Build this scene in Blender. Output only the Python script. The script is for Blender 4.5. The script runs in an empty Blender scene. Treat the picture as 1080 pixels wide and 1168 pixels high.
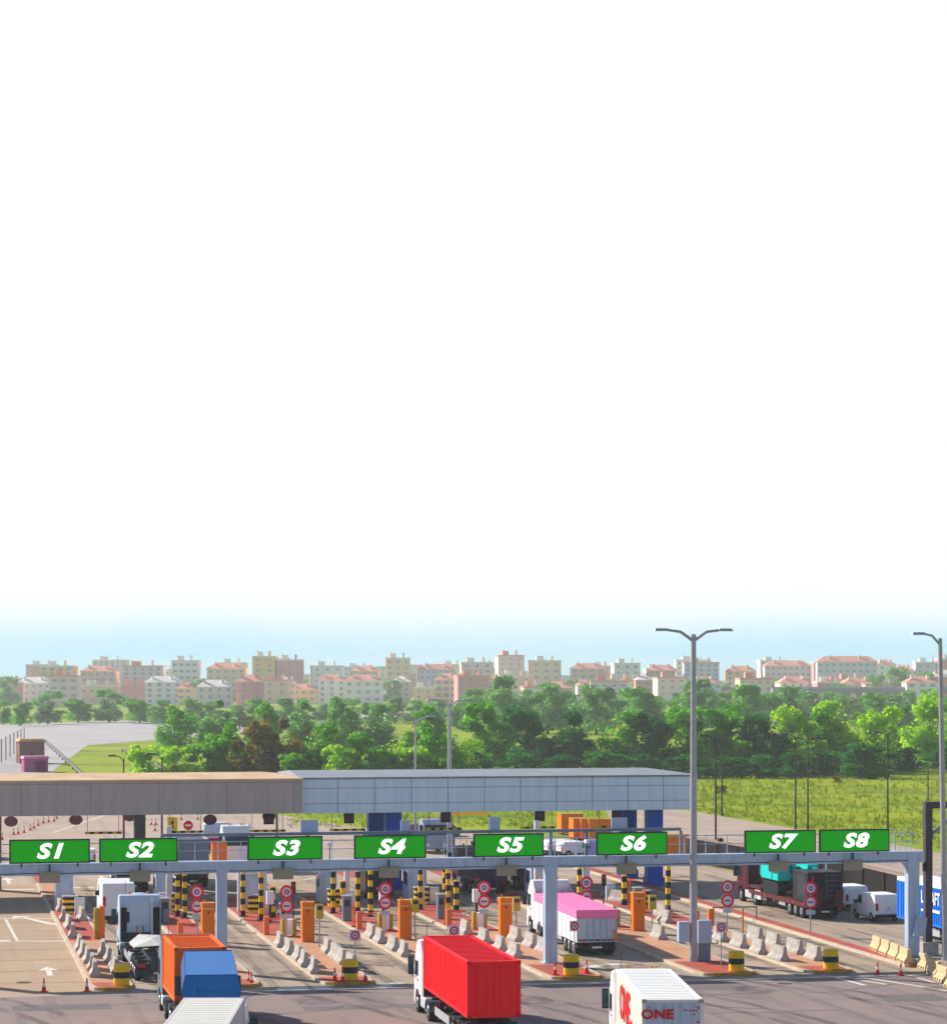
import bpy, bmesh, math, random
from mathutils import Vector, Matrix
rnd = random.Random(7)
R = math.radians
scene = bpy.context.scene
COL = scene.collection

# ------------------------------------------------------------------ survey
# gantry line = X axis, lanes run along +Y, metres. Camera stands on a bridge 17 m up.
YAW = R(11.68); FPX = 3000.0; HOR = 770.0; CAMH = 17.0
FW = (math.sin(YAW), math.cos(YAW)); RT = (math.cos(YAW), -math.sin(YAW))
CAM = (-35.6186, -149.9731, CAMH)
def at(u, v, z=0.0):                       # ground survey: where a sight line meets height z
    D = FPX*(CAMH-z)/(v-HOR); x = (u-540)*D/FPX
    return Vector((CAM[0]+D*FW[0]+x*RT[0], CAM[1]+D*FW[1]+x*RT[1], z))
def atD(u, D, z=0.0):
    x = (u-540)*D/FPX
    return Vector((CAM[0]+D*FW[0]+x*RT[0], CAM[1]+D*FW[1]+x*RT[1], z))
def atY(u, Y):
    k = (u-540)/FPX; d = (FW[0]+RT[0]*k, FW[1]+RT[1]*k)
    return CAM[0]+(Y-CAM[1])/d[1]*d[0]

# ------------------------------------------------------------------ materials
def lin(c):
    return tuple(((x/255)/12.92 if x/255 <= .04045 else ((x/255+.055)/1.055)**2.4) for x in c)
MATS = {}
def mat(name, rgb, rough=.6, metal=0.0, var=.12, scale=2.0, bump=0.0, stretch=None, rgb2=None, transl=0.0, spec=.12, detail=6):
    if name in MATS: return MATS[name]
    m = bpy.data.materials.new(name); m.use_nodes = True
    nt = m.node_tree; N = nt.nodes; L = nt.links
    b = N['Principled BSDF']; out = N['Material Output']
    c = lin(rgb)
    tc = N.new('ShaderNodeTexCoord'); mp = N.new('ShaderNodeMapping')
    L.new(tc.outputs['Object'], mp.inputs[0])
    if stretch: mp.inputs['Scale'].default_value = stretch
    nz = N.new('ShaderNodeTexNoise'); nz.inputs['Scale'].default_value = scale; nz.inputs['Detail'].default_value = detail
    nz.inputs['Roughness'].default_value = .65
    L.new(mp.outputs[0], nz.inputs['Vector'])
    rp = N.new('ShaderNodeValToRGB'); L.new(nz.outputs['Fac'], rp.inputs[0])
    d = tuple(x*(1-var) for x in c) if rgb2 is None else lin(rgb2)
    e = tuple(min(1, x*(1+var)) for x in c) if rgb2 is None else c
    rp.color_ramp.elements[0].position = .32; rp.color_ramp.elements[1].position = .68
    rp.color_ramp.elements[0].color = (*d, 1); rp.color_ramp.elements[1].color = (*e, 1)
    L.new(rp.outputs[0], b.inputs['Base Color'])
    b.inputs['Roughness'].default_value = rough; b.inputs['Metallic'].default_value = metal
    b.inputs['Specular IOR Level'].default_value = spec
    if bump:
        bp = N.new('ShaderNodeBump'); bp.inputs['Strength'].default_value = bump; bp.inputs['Distance'].default_value = .05
        n2 = N.new('ShaderNodeTexNoise'); n2.inputs['Scale'].default_value = scale*6; n2.inputs['Detail'].default_value = 4
        L.new(mp.outputs[0], n2.inputs['Vector']); L.new(n2.outputs['Fac'], bp.inputs['Height']); L.new(bp.outputs[0], b.inputs['Normal'])
    if transl:
        tr = N.new('ShaderNodeBsdfTranslucent'); L.new(rp.outputs[0], tr.inputs[0])
        mx = N.new('ShaderNodeMixShader'); mx.inputs[0].default_value = transl
        L.new(b.outputs[0], mx.inputs[1]); L.new(tr.outputs[0], mx.inputs[2]); L.new(mx.outputs[0], out.inputs[0])
    MATS[name] = m; return m

def paved(name, rgb, dark, streak=.5, tint=None):
    """worn paving: broad blotches, tyre streaks along the lanes, fine grain"""
    m = mat(name, rgb, .85, var=.1, scale=.12, bump=.15)
    nt = m.node_tree; N = nt.nodes; L = nt.links; b = N['Principled BSDF']
    base = b.inputs['Base Color'].links[0].from_socket
    tc = N.new('ShaderNodeTexCoord')
    mp = N.new('ShaderNodeMapping'); mp.inputs['Scale'].default_value = (.55, .03, 1); L.new(tc.outputs['Object'], mp.inputs[0])
    nz = N.new('ShaderNodeTexNoise'); nz.inputs['Scale'].default_value = 1.6; nz.inputs['Detail'].default_value = 5; L.new(mp.outputs[0], nz.inputs['Vector'])
    rp = N.new('ShaderNodeValToRGB'); rp.color_ramp.elements[0].position = .5; rp.color_ramp.elements[1].position = .68
    L.new(nz.outputs['Fac'], rp.inputs[0])
    ml = N.new('ShaderNodeMath'); ml.operation = 'MULTIPLY'; ml.inputs[1].default_value = streak; L.new(rp.outputs[0], ml.inputs[0])
    mx = N.new('ShaderNodeMix'); mx.data_type = 'RGBA'; L.new(ml.outputs[0], mx.inputs[0]); L.new(base, mx.inputs[6]); mx.inputs[7].default_value = (*lin(dark), 1)
    # oil spots
    n3 = N.new('ShaderNodeTexNoise'); n3.inputs['Scale'].default_value = .5; n3.inputs['Detail'].default_value = 8; L.new(tc.outputs['Object'], n3.inputs['Vector'])
    r3 = N.new('ShaderNodeValToRGB'); r3.color_ramp.elements[0].position = .62; r3.color_ramp.elements[1].position = .8; L.new(n3.outputs['Fac'], r3.inputs[0])
    m3 = N.new('ShaderNodeMath'); m3.operation = 'MULTIPLY'; m3.inputs[1].default_value = .45; L.new(r3.outputs[0], m3.inputs[0])
    mx2 = N.new('ShaderNodeMix'); mx2.data_type = 'RGBA'; L.new(m3.outputs[0], mx2.inputs[0]); L.new(mx.outputs[2], mx2.inputs[6]); mx2.inputs[7].default_value = (*lin(dark), 1)
    # fine grain
    n4 = N.new('ShaderNodeTexNoise'); n4.inputs['Scale'].default_value = 9; n4.inputs['Detail'].default_value = 3; L.new(tc.outputs['Object'], n4.inputs['Vector'])
    mr = N.new('ShaderNodeMapRange'); mr.inputs[3].default_value = .82; mr.inputs[4].default_value = 1.18; L.new(n4.outputs['Fac'], mr.inputs[0])
    mm = N.new('ShaderNodeMix'); mm.data_type = 'RGBA'; mm.blend_type = 'MULTIPLY'; mm.inputs[0].default_value = 1
    L.new(mx2.outputs[2], mm.inputs[6]); L.new(mr.outputs[0], mm.inputs[7]); L.new(mm.outputs[2], b.inputs['Base Color'])
    return m

ASPH = paved('asphalt', (144, 127, 122), (108, 97, 97), .6)
CONC_S1 = paved('tan_concrete', (179, 152, 126), (154, 131, 110), .3)
CONC = paved('lane_concrete', (172, 152, 131), (118, 107, 99), .8)
FAR_ASPH = paved('far_road', (178, 158, 141), (145, 130, 121), .6)
GRASS = mat('grass', (158, 166, 8), .95, var=.3, scale=.02, rgb2=(116, 142, 4), spec=.1, detail=12)
def weathered_grass():
    nt = GRASS.node_tree; N = nt.nodes; L = nt.links; b = N['Principled BSDF']; base = b.inputs['Base Color'].links[0].from_socket
    tc = N.new('ShaderNodeTexCoord')
    def layer(prev, scale, p0, p1, col, amt, detail=8, st=None):
        v = tc.outputs['Object']
        if st: mp = N.new('ShaderNodeMapping'); mp.inputs['Scale'].default_value = st; mp.inputs['Rotation'].default_value = (0,0,.5); L.new(v, mp.inputs[0]); v = mp.outputs[0]
        n = N.new('ShaderNodeTexNoise'); n.inputs['Scale'].default_value = scale; n.inputs['Detail'].default_value = detail; n.inputs['Roughness'].default_value = .7; L.new(v, n.inputs['Vector'])
        r = N.new('ShaderNodeValToRGB'); r.color_ramp.elements[0].position = p0; r.color_ramp.elements[1].position = p1; L.new(n.outputs['Fac'], r.inputs[0])
        m = N.new('ShaderNodeMath'); m.operation = 'MULTIPLY'; m.inputs[1].default_value = amt; L.new(r.outputs[0], m.inputs[0])
        x = N.new('ShaderNodeMix'); x.data_type = 'RGBA'; L.new(m.outputs[0], x.inputs[0]); L.new(prev, x.inputs[6]); x.inputs[7].default_value = (*lin(col), 1); return x.outputs[2]
    c = layer(base, .035, .5, .62, (84,112,6), .8); c = layer(c, .06, .56, .72, (176,166,40), .45); c = layer(c, .09, .66, .76, (160,138,92), .4); c = layer(c, .3, .55, .75, (84,112,10), .45, 8, (1,.35,1))
    L.new(c, b.inputs['Base Color'])
weathered_grass()
RED_PAVE = mat('red_paving', (196, 92, 74), .85, var=.2, scale=.8, bump=.1, rgb2=(158, 78, 66))
TAN_PAVE = mat('island_paving', (206, 156, 122), .85, var=.15, scale=.6, rgb2=(182, 132, 104))
KERB = mat('kerb_stone', (208, 190, 168), .8, scale=1.5, rgb2=(185, 168, 150))
KERB_Y = mat('kerb_yellow', (220, 165, 40), .7, scale=2, rgb2=(190, 120, 70))
WHITE_LINE = mat('road_paint', (232, 226, 214), .7, scale=3, rgb2=(205, 195, 180))
STEEL = mat('galvanised_steel', (176, 194, 216), .45, .2, var=.14, scale=1.6, stretch=(2,2,.4))
STEEL_D = mat('weathered_steel', (122, 132, 146), .5, .3, var=.15, scale=1.5)
DARK_STEEL = mat('dark_steel', (72, 66, 74), .6, .2, var=.2, scale=2)
POLE = mat('pole_paint', (176, 174, 176), .5, .2, var=.1, scale=1.5)
CONCRETE = mat('barrier_concrete', (194, 187, 180), .9, var=.15, scale=3, bump=.2, rgb2=(150, 142, 137))
CREAM = mat('cream_concrete', (214, 186, 146), .85, scale=2.5, rgb2=(205, 172, 130))
ORANGE = mat('orange_paint', (240, 122, 8), .45, var=.08, scale=2)
OCHRE = mat('ochre_paint', (206, 160, 40), .5, scale=3, rgb2=(170, 128, 40))
YELLOW = mat('yellow_paint', (248, 200, 16), .45, var=.06, scale=3)
BLACK = mat('black_paint', (34, 38, 44), .5, var=.2, scale=3)
KHAKI = mat('khaki_panel', (158, 148, 112), .6, scale=3, var=.08)
BEIGE_GREY = mat('signal_grey', (156, 150, 130), .6, var=.08)
GREEN = mat('sign_green', (0, 138, 4), .4, var=.04)
SIGN_EDGE = mat('sign_edge', (42, 62, 56), .5)
def added_glow(name, rgb, e):  # emission added to brighten sign faces that stand in shade
    m = mat(name, rgb, .35, var=.03); b = m.node_tree.nodes['Principled BSDF']; b.inputs['Emission Color'].default_value = (*lin(rgb), 1); b.inputs['Emission Strength'].default_value = e; return m
GREEN = added_glow('sign_green_glow', (0, 136, 0), .5); BRIGHT = added_glow('sign_white_glow', (252,252,252), .6)
WHITE = mat('white_paint', (240, 240, 240), .4, var=.04)
REDP = mat('red_paint', (210, 20, 40), .45, var=.08, scale=3)
CONE_R = mat('cone_red', (226, 40, 36), .5, var=.08)
CABINET = mat('cabinet_grey', (178, 192, 214), .5, var=.06)
CAN_BROWN = mat('canopy_taupe', (192, 174, 168), .6, var=.1, scale=1.2, stretch=(2.5,2.5,.18))
CAN_ROOF = mat('canopy_cream_roof', (226, 194, 158), .8, scale=.4, rgb2=(200, 165, 130))
CAN_BLUE = mat('canopy_panel', (226, 240, 255), .45, .05, var=.09, scale=1.2, stretch=(2.5,2.5,.18))
CAN_ROOF2 = mat('canopy_grey_roof', (142, 148, 158), .8, var=.1, scale=.4)
SOFFIT = mat('canopy_soffit', (110, 110, 118), .8)
BLUE_PIL = mat('pillar_blue', (0, 84, 188), .5, var=.06)
TYRE = mat('tyre', (34, 36, 40), .9, var=.2)
RIM = mat('rim', (150, 155, 160), .4, .5)
CHAS = mat('chassis', (52, 56, 64), .7, var=.25, scale=3)
GLASS = mat('glass_dark', (40, 58, 80), .08, var=.1)
GLASS_T = mat('mirror_glass', (52, 84, 94), .08, var=.1)
LAMP_R = mat('tail_lamp', (190, 16, 20), .25)
LAMP_O = mat('marker_lamp', (240, 130, 20), .3)
LAMP_W = mat('head_lamp', (225, 228, 230), .15)
PLATE = mat('number_plate', (225, 225, 215), .5)
ALU = mat('aluminium', (205, 210, 216), .35, .5, var=.08)
BARK = mat('bark', (92, 78, 62), .9, scale=4, var=.25)
WALL_SHADE = mat('wall_void_shade', (38, 31, 33), .9, scale=.4, rgb2=(26, 21, 24))  # near-black stands in for the shaded void under the ramp

# ------------------------------------------------------------------ mesh builder
class MB:
    def __init__(s): s.v = []; s.f = []; s.m = []; s.cur = 0
    def add(s, vs, fs):
        o = len(s.v); s.v += [tuple(x) for x in vs]; s.f += [tuple(i+o for i in f) for f in fs]; s.m += [s.cur]*len(fs); return s
    def mi(s, i): s.cur = i; return s
    def box(s, c, d, rz=0, top=None):
        x, y, z = d[0]/2, d[1]/2, d[2]/2; t = top or (1, 1)
        pts = [(-x,-y,-z),(x,-y,-z),(x,y,-z),(-x,y,-z),(-x*t[0],-y*t[1],z),(x*t[0],-y*t[1],z),(x*t[0],y*t[1],z),(-x*t[0],y*t[1],z)]
        ca, sa = math.cos(rz), math.sin(rz)
        s.add([(c[0]+p[0]*ca-p[1]*sa, c[1]+p[0]*sa+p[1]*ca, c[2]+p[2]) for p in pts],
              [(3,2,1,0),(4,5,6,7),(0,1,5,4),(1,2,6,5),(2,3,7,6),(3,0,4,7)]); return s
    def bb(s, x0, x1, y0, y1, z0, z1): return s.box(((x0+x1)/2,(y0+y1)/2,(z0+z1)/2),(x1-x0,y1-y0,z1-z0))
    def tube(s, p0, p1, r0, r1=None, n=10):
        r1 = r0 if r1 is None else r1
        p0 = Vector(p0); p1 = Vector(p1); a = (p1-p0).normalized()
        b = a.orthogonal().normalized(); c = a.cross(b)
        vs = []
        for p, r in ((p0, r0), (p1, r1)):
            for i in range(n):
                t = 2*math.pi*i/n; vs.append(p+(b*math.cos(t)+c*math.sin(t))*r)
        fs = [(i, (i+1) % n, n+(i+1) % n, n+i) for i in range(n)]+[tuple(range(n-1, -1, -1)), tuple(range(n, 2*n))]
        return s.add(vs, fs)
    def lathe(s, c, prof, n=16):
        vs = []
        for r, z in prof:
            for i in range(n):
                t = 2*math.pi*i/n; vs.append((c[0]+r*math.cos(t), c[1]+r*math.sin(t), c[2]+z))
        fs = []
        for k in range(len(prof)-1):
            fs += [(k*n+i, k*n+(i+1) % n, (k+1)*n+(i+1) % n, (k+1)*n+i) for i in range(n)]
        fs += [tuple(range(n-1, -1, -1)), tuple(range((len(prof)-1)*n, len(prof)*n))]
        return s.add(vs, fs)
    def extr(s, poly, axis, a0, a1):           # polygon of 2-D points extruded along an axis
        n = len(poly)
        def P(p, a): return {'x': (a, p[0], p[1]), 'y': (p[0], a, p[1]), 'z': (p[0], p[1], a)}[axis]
        vs = [P(p, a0) for p in poly]+[P(p, a1) for p in poly]
        fs = [(i, (i+1) % n, n+(i+1) % n, n+i) for i in range(n)]+[tuple(range(n-1, -1, -1)), tuple(range(n, 2*n))]
        return s.add(vs, fs)
    def build(s, name, mats, parent=None, loc=(0,0,0), rz=0, bevel=0):
        me = bpy.data.meshes.new(name); me.from_pydata(s.v, [], s.f)
        for m in (mats if isinstance(mats, (list, tuple)) else [mats]): me.materials.append(m)
        me.polygons.foreach_set('material_index', s.m)
        bm = bmesh.new(); bm.from_mesh(me); bmesh.ops.recalc_face_normals(bm, faces=bm.faces)
        if bevel:
            bmesh.ops.remove_doubles(bm, verts=bm.verts, dist=1e-5)
            es = [e for e in bm.edges if len(e.link_faces) == 2 and e.calc_face_angle(0) > .5]
            bmesh.ops.bevel(bm, geom=es, offset=bevel, segments=2, profile=.6, affect='EDGES', clamp_overlap=True)
        bm.to_mesh(me); bm.free()
        o = bpy.data.objects.new(name, me); COL.objects.link(o); o.location = loc; o.rotation_euler = (0, 0, rz)
        if parent: o.parent = parent
        return o
def tag(o, label, cat, group=None, kind=None):
    o['label'] = label; o['category'] = cat
    if group: o['group'] = group
    if kind: o['kind'] = kind
    return o
def thing(name, label, cat, loc=(0,0,0), rz=0, group=None):
    o = bpy.data.objects.new(name, None); o.empty_display_size = .3; COL.objects.link(o)
    o.location = loc; o.rotation_euler = (0, 0, rz); return tag(o, label, cat, group)
def structure(o): o['kind'] = 'structure'; return o
def dup(src, loc, rz, label):
    r = src.copy(); COL.objects.link(r); r.location = loc; r.rotation_euler = (0, 0, rz); r['label'] = label
    for ch in list(src.children):
        c = ch.copy(); COL.objects.link(c); c.parent = r
        for g in list(ch.children):
            d = g.copy(); COL.objects.link(d); d.parent = c
    return r
class Maker:                                   # first call keeps the thing itself, later calls copy it with its parts
    def __init__(s, make): s.make = make; s.src = None
    def __call__(s, label, loc, rz=0):
        if s.src is None:
            s.src = s.make(); s.src.location = loc; s.src.rotation_euler = (0, 0, rz); s.src['label'] = label; return s.src
        return dup(s.src, loc, rz, label)
ORD = ['first','second','third','fourth','fifth','sixth','seventh','eighth','ninth','tenth','eleventh','twelfth','thirteenth','fourteenth','fifteenth',
       'sixteenth','seventeenth','eighteenth','nineteenth','twentieth'] + ['%dth' % i for i in range(21, 60)]
def text_mesh(name, s, size, m, shear=0, bold=0, ext=.01, sx=1.0, sp=1.0, parent=None, loc=(0,0,0), rot=(0,0,0)):
    cu = bpy.data.curves.new(name, 'FONT'); cu.body = s; cu.size = size; cu.shear = shear; cu.offset = bold; cu.extrude = ext
    cu.space_character = sp; cu.align_x = 'CENTER'; cu.align_y = 'CENTER'; cu.resolution_u = 4
    t = bpy.data.objects.new(name, cu); COL.objects.link(t)
    dg = bpy.context.evaluated_depsgraph_get()
    me = bpy.data.meshes.new_from_object(t.evaluated_get(dg)); bpy.data.objects.remove(t)
    me.materials.clear(); me.materials.append(m)
    for v in me.vertices: v.co.x *= sx
    o = bpy.data.objects.new(name, me); COL.objects.link(o); o.location = loc; o.rotation_euler = rot
    if parent: o.parent = parent
    return o
def sheet(name, pts, z, m, kind='structure'):
    mb = MB(); mb.add([(p[0], p[1], z) for p in pts], [tuple(range(len(pts)))])
    o = mb.build(name, m); o['kind'] = kind
    return o

# ------------------------------------------------------------------ ground
g = MB(); g.add([(-9000,-3000,-.06),(9000,-3000,-.06),(9000,9000,-.06),(-9000,9000,-.06)], [(0,1,2,3)])
structure(g.build('ground', GRASS))
far_edge = [at(-260,934), at(-60,918), at(120,920), at(250,925), at(330,931), at(410,944), at(480,950), at(600,951), at(650,957), at(700,966), at(790,985), at(975,1019), at(1050,1039), at(1160,1068)]
sheet('plaza_paving', [(-160,-140), (60,-140), (60,-6)]+[(p.x, p.y) for p in reversed(far_edge)], 0, FAR_ASPH)
sheet('asphalt_apron', [(-150,-138), (58,-138), (45,-22), (24,-9.4), (-150,-8.3)], .004, ASPH)
sheet('lane_paving', [(-27.1,-8.35), (24,-9.35), (34,20), (30,50), (30,66), (-27.1,66)], .004, CONC)
sheet('truck_lane_paving', [(-60,-8.3), (-27.14,-8.3), (-27.14,66), (-60,66)], .004, CONC_S1)
ramp = [at(690,918), at(780,924), at(880,941), at(980,957), at(1080,974), at(1300,1010), at(1300,1090), at(1050,1036), at(975,1016.5), at(790,982.5), at(700,963)]
sheet('ramp_road', [(p.x, p.y) for p in ramp], .006, FAR_ASPH)
wl = [at(470,812), at(0,826), at(-120,840), at(-120,925), at(140,915), at(60,880), at(100,850), at(470,820)]
sheet('access_road', [(p.x, p.y) for p in wl], -.02, mat('pale_road', (178,172,170), .9, var=.12, scale=.05))

lines = MB()
def stripe(p, q, w=.18):
    p = Vector((p[0], p[1], 0)); q = Vector((q[0], q[1], 0)); d = (q-p).normalized(); n = Vector((-d.y, d.x, 0))*w/2
    lines.add([(a.x, a.y, .010) for a in (p-n, q-n, q+n, p+n)], [(0,1,2,3)])
def pstripe(a, b, w=.18): stripe(at(*a), at(*b), w)
pstripe((18,1073.5),(80,1073.5),.5); pstripe((-40,1075),(12,1073),1.2); pstripe((6,1047),(20,1073),.2); pstripe((-40,1048),(62,1048),.35)
pstripe((316,1128.5),(352,1128),1.6); pstripe((358,1125),(372,1128.5),1.0); pstripe((432,1127),(455,1121),.8)
pstripe((690,1100.5),(714,1099.5),1.3); pstripe((668,1104),(690,1100.5),.8)
pstripe((975,1117),(1010,1123),.25); pstripe((952,1115),(986,1124),.3); pstripe((985,1115),(1090,1132),.25); pstripe((1034,1112),(1080,1125),.2)
pstripe((980,1113),(1036,1112),.4)
def arrow(u, v, L=2.6):
    p = at(u, v)
    lines.add([(p.x-.16,p.y,.01),(p.x+.16,p.y,.01),(p.x+.16,p.y+L*.6,.01),(p.x-.16,p.y+L*.6,.01)], [(0,1,2,3)])
    lines.add([(p.x-.6,p.y+L*.58,.0104),(p.x+.6,p.y+L*.58,.0104),(p.x,p.y+L,.0104)], [(0,1,2)])
arrow(58,1113,4.6); pstripe((40,1098.5),(54,1098),.25)
# turning arrow further up the lane
q = at(60,1054); lines.add([(q.x-.15,q.y-.5,.01),(q.x+1.3,q.y-.5,.01),(q.x+1.3,q.y+.3,.01),(q.x-.15,q.y+.3,.01)], [(0,1,2,3)])
lines.add([(q.x-1.9,q.y+5.2,.0104),(q.x-1.5,q.y+5.4,.0104),(q.x+.2,q.y+.2,.0104),(q.x-.3,q.y-.3,.0104)], [(0,1,2,3)])
lines.add([(q.x-2.6,q.y+4.6,.0108),(q.x-1.0,q.y+6.2,.0108),(q.x-2.4,q.y+6.6,.0108)], [(0,1,2)])
arrow(11,1008,6.5)
pstripe((4,1014.8),(40,1014.5),.9); pstripe((82,1012.5),(108,1012.5),.9)
for a, b in (((115,999),(128,1013)), ((345,1004),(362,1001)), ((640,1001),(700,1004)), ((600,993),(622,1002)), ((760,1006),(840,1008)), ((60,950),(120,930))): pstripe(a, b, .3)
structure(lines.build('lane_markings', WHITE_LINE))

# toll islands: raised slabs with stone kerbs, red paving at both ends
ISL = [(-27.15,-24.75,66), (-20.35,-17.85,50), (-14.62,-11.55,50), (-8.1,-5.15,50), (-1.85,1.45,50), (6.95,10.5,50), (13.2,16.25,50)]
slab = MB(); ktop = MB(); red = MB(); ykerb = MB()
for k, (x0, x1, ye) in enumerate(ISL):
    y0 = -7.4; w = .22
    pl = [(x0,y0+1.6),(x0+.25,y0+.45),(x0+.9,y0),(x1-.9,y0),(x1-.25,y0+.45),(x1,y0+1.6),(x1,ye),(x0,ye)]
    inn = [(x0+w,y0+1.7),(x0+.45,y0+.7),(x0+1,y0+w),(x1-1,y0+w),(x1-.45,y0+.7),(x1-w,y0+1.7),(x1-w,ye-w),(x0+w,ye-w)]
    ktop.extr(pl, 'z', 0, .15)
    slab.add([(a,b,.154) for a,b in inn], [tuple(range(8))])
    def rp(ya, yb, xa=x0+w, xb=x1-w): red.add([(xa,ya,.158),(xb,ya,.158),(xb,yb,.158),(xa,yb,.158)], [(0,1,2,3)])
    red.add([(a,b,.158) for a,b in inn[1:5]]+[(x1-w,y0+(6.5 if k in (4,5) else 2.6),.158),(x0+w,y0+(6.5 if k in (4,5) else 2.6),.158)], [tuple(range(6))])
    rp(19.5 if k else 18.5, 49)
    ykerb.extr([(x0+.75,y0-.04),(x1-.75,y0-.04),(x1-.2,y0+.42),(x1-.05,y0+.9),(x1-.3,y0+.75),(x1-.9,y0+.25),(x0+.9,y0+.25),(x0+.5,y0+.6),(x0+.4,y0+.4)], 'z', .02, .166)
structure(ktop.build('island_kerbs', KERB)); structure(slab.build('island_paving', TAN_PAVE)); structure(red.build('red_island_paving', RED_PAVE)); structure(ykerb.build('yellow_kerbs', KERB_Y))
# narrow red pavement strip right of the last lane
sk = MB(); sk.extr([(19.9,-5.2),(20.1,-5.4),(20.1,75),(19.9,75)], 'z', 0, .17); structure(sk.build('kerb_right', KERB))
sr = MB(); sr.extr([(20.1,-5.4),(20.95,-5.4),(21.2,75),(20.1,75)], 'z', 0, .15); structure(sr.build('red_pavement', RED_PAVE))
rc = sheet('red_crossing', [(-27.0,66.3),(-24.8,66.3),(-24.8,84),(-27.2,84)], .012, RED_PAVE)
rc2 = sheet('red_patch', [(-1.5,68),(1.6,68),(1.6,84),(-1.5,84)], .012, RED_PAVE)
sheet('red_apron_patch', [(6.8,68),(9.8,68),(9.8,84),(6.8,84)], .012, RED_PAVE)

# ------------------------------------------------------------------ gantry
gt = thing('sign_gantry', 'long grey steel gantry spanning all the toll lanes', 'gantry')
GX0, GX1 = -36.0, 23.0
b = MB(); b.bb(GX0, GX1, -.3, .3, 5.72, 6.38)
for x in range(-34, 23, 4): b.bb(x-.03, x+.03, -.33, .33, 5.70, 6.40)
b.build('beam', STEEL, gt)
for x, w in ((-36.3,.66), (-19.29,.6), (-.03,.72), (22.36,.72)):
    p = MB(); zt = 5.72
    if x > 22 or x < -36:
        p.extr([(-.36,0),(.36,0),(.36,6.0),(-.36,6.0)] , 'y', -.3, .3)
        if x > 22: p.extr([(-.36,5.718),(-.36,5.0),(-.62,5.718)], 'y', -.2, .2)
        p.v = [(a[0]+x, a[1], a[2] if a[2] < 5.8 else 5.715) for a in p.v]
    else: p.bb(x-w/2, x+w/2, -.3, .3, 0, 5.718)
    p.bb(x-.5, x+.5, -.5, .5, .15, .2); p.build('post', STEEL_D if False else STEEL, gt)
rl = MB()
x = -30.0
while x <= 22.8:
    rl.tube((x,.55,6.38),(x,.55,7.45),.025,n=6); x += 1.32
rl.tube((-36,.55,7.45),(22.8,.55,7.45),.03,n=6); rl.tube((-36,.55,6.95),(22.8,.55,6.95),.022,n=6)
rl.bb(-36,22.9,.31,.9,6.3,6.36)
x = 19.2
while x < 22.9: rl.tube((x,.55,6.38),(x,.55,7.75 if int(x*10) % 3 else 7.45),.022,n=6); x += .33
rl.build('railing', STEEL, gt)
fr = MB()
for xa, xb in ((-22.6, 8.2),):
    z = 7.82
    for zz in (z,):
        fr.bb(xa, xb, .95, 1.13, zz-.09, zz+.09)
    for x in (xa, -14.2, -7.6, -5.6, .25, 2.4, xb): fr.bb(x-.08, x+.08, .96, 1.12, 6.3, z-.09)
fr.build('upper_frame', STEEL_D, gt)
cb = MB(); cb.extr([(22.2,1.3),(22.95,1.3),(23.1,2.4),(22.5,2.55)], 'y', -.62, -.303); cb.build('control_box', CABINET, gt)

SG = [('S1',11,103,961,989),('S2',113.5,203,959,987.5),('S3',282.5,368,957,985),('S4',404,486,956.5,984),('S5',540,620,954,981),('S6',680,761,952,980),('S7',849,930,949.5,977),('S8',934,1014,947,975)]
sigu = [57,160,323,443.5,577.5,714,887,972]
for i, (s, u0, u1, v0, v1) in enumerate(SG):
    xa, xb = atY(u0, -.5), atY(u1, -.5); W = xb-xa; xc = (xa+xb)/2; H = 1.36; z = 6.42+H/2
    t = thing('lane_sign', 'green lane sign reading %s on top of the gantry' % s, 'sign', (xc, -.36, z), 0, 'green lane signs on the gantry')
    MB().bb(-W/2, W/2, -.16, 0, -H/2, H/2).build('frame', SIGN_EDGE, t, bevel=.02)
    MB().bb(-W/2+.09, W/2-.09, -.185, -.162, -H/2+.09, H/2-.09).build('panel', GREEN, t)
    text_mesh('lettering', s, 1.14, BRIGHT, .26, .047, .008, 1.26, 1.12, t, (0, -.195, -.02), (R(90), 0, 0))
    for q in (-.35,.35): MB().bb(W*q-.04,W*q+.04,.002,.05,-.9,.3).build('bracket', DARK_STEEL, t)
    xs = atY(sigu[i], -.4)
    k = thing('lane_signal_box', 'khaki signal box under the %s lane sign' % s, 'signal box', (xs, -.44, 5.62), 0, 'signal boxes under the gantry')
    MB().bb(-.58,.58,-.12,.12,-.3,.3).build('housing', BEIGE_GREY, k, bevel=.03)
    MB().bb(-.62,.62,-.2,-.1,.3,.34).build('visor', KHAKI, k)
    MB().bb(-.05,.05,-.02,.06,.3,.76).build('hanger', DARK_STEEL, k)
for i, (u0, u1, wz) in enumerate(((343,363,.7),(457,467,.62),(558,570,.75),(697,715,.62))):
    xa, xb = atY(u0,1.05), atY(u1,1.05)
    p = MB(); p.bb(xa, xb, 1.0, 1.1, 7.92, 7.92+wz); p.bb((xa+xb)/2-.03,(xa+xb)/2+.03,1.02,1.08,7.9,7.93)
    tag(p.build('grey_panel', CABINET), 'blank grey panel standing on the upper gantry frame, %s from the left' % ORD[i], 'panel', 'blank panels on the gantry frame')

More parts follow.
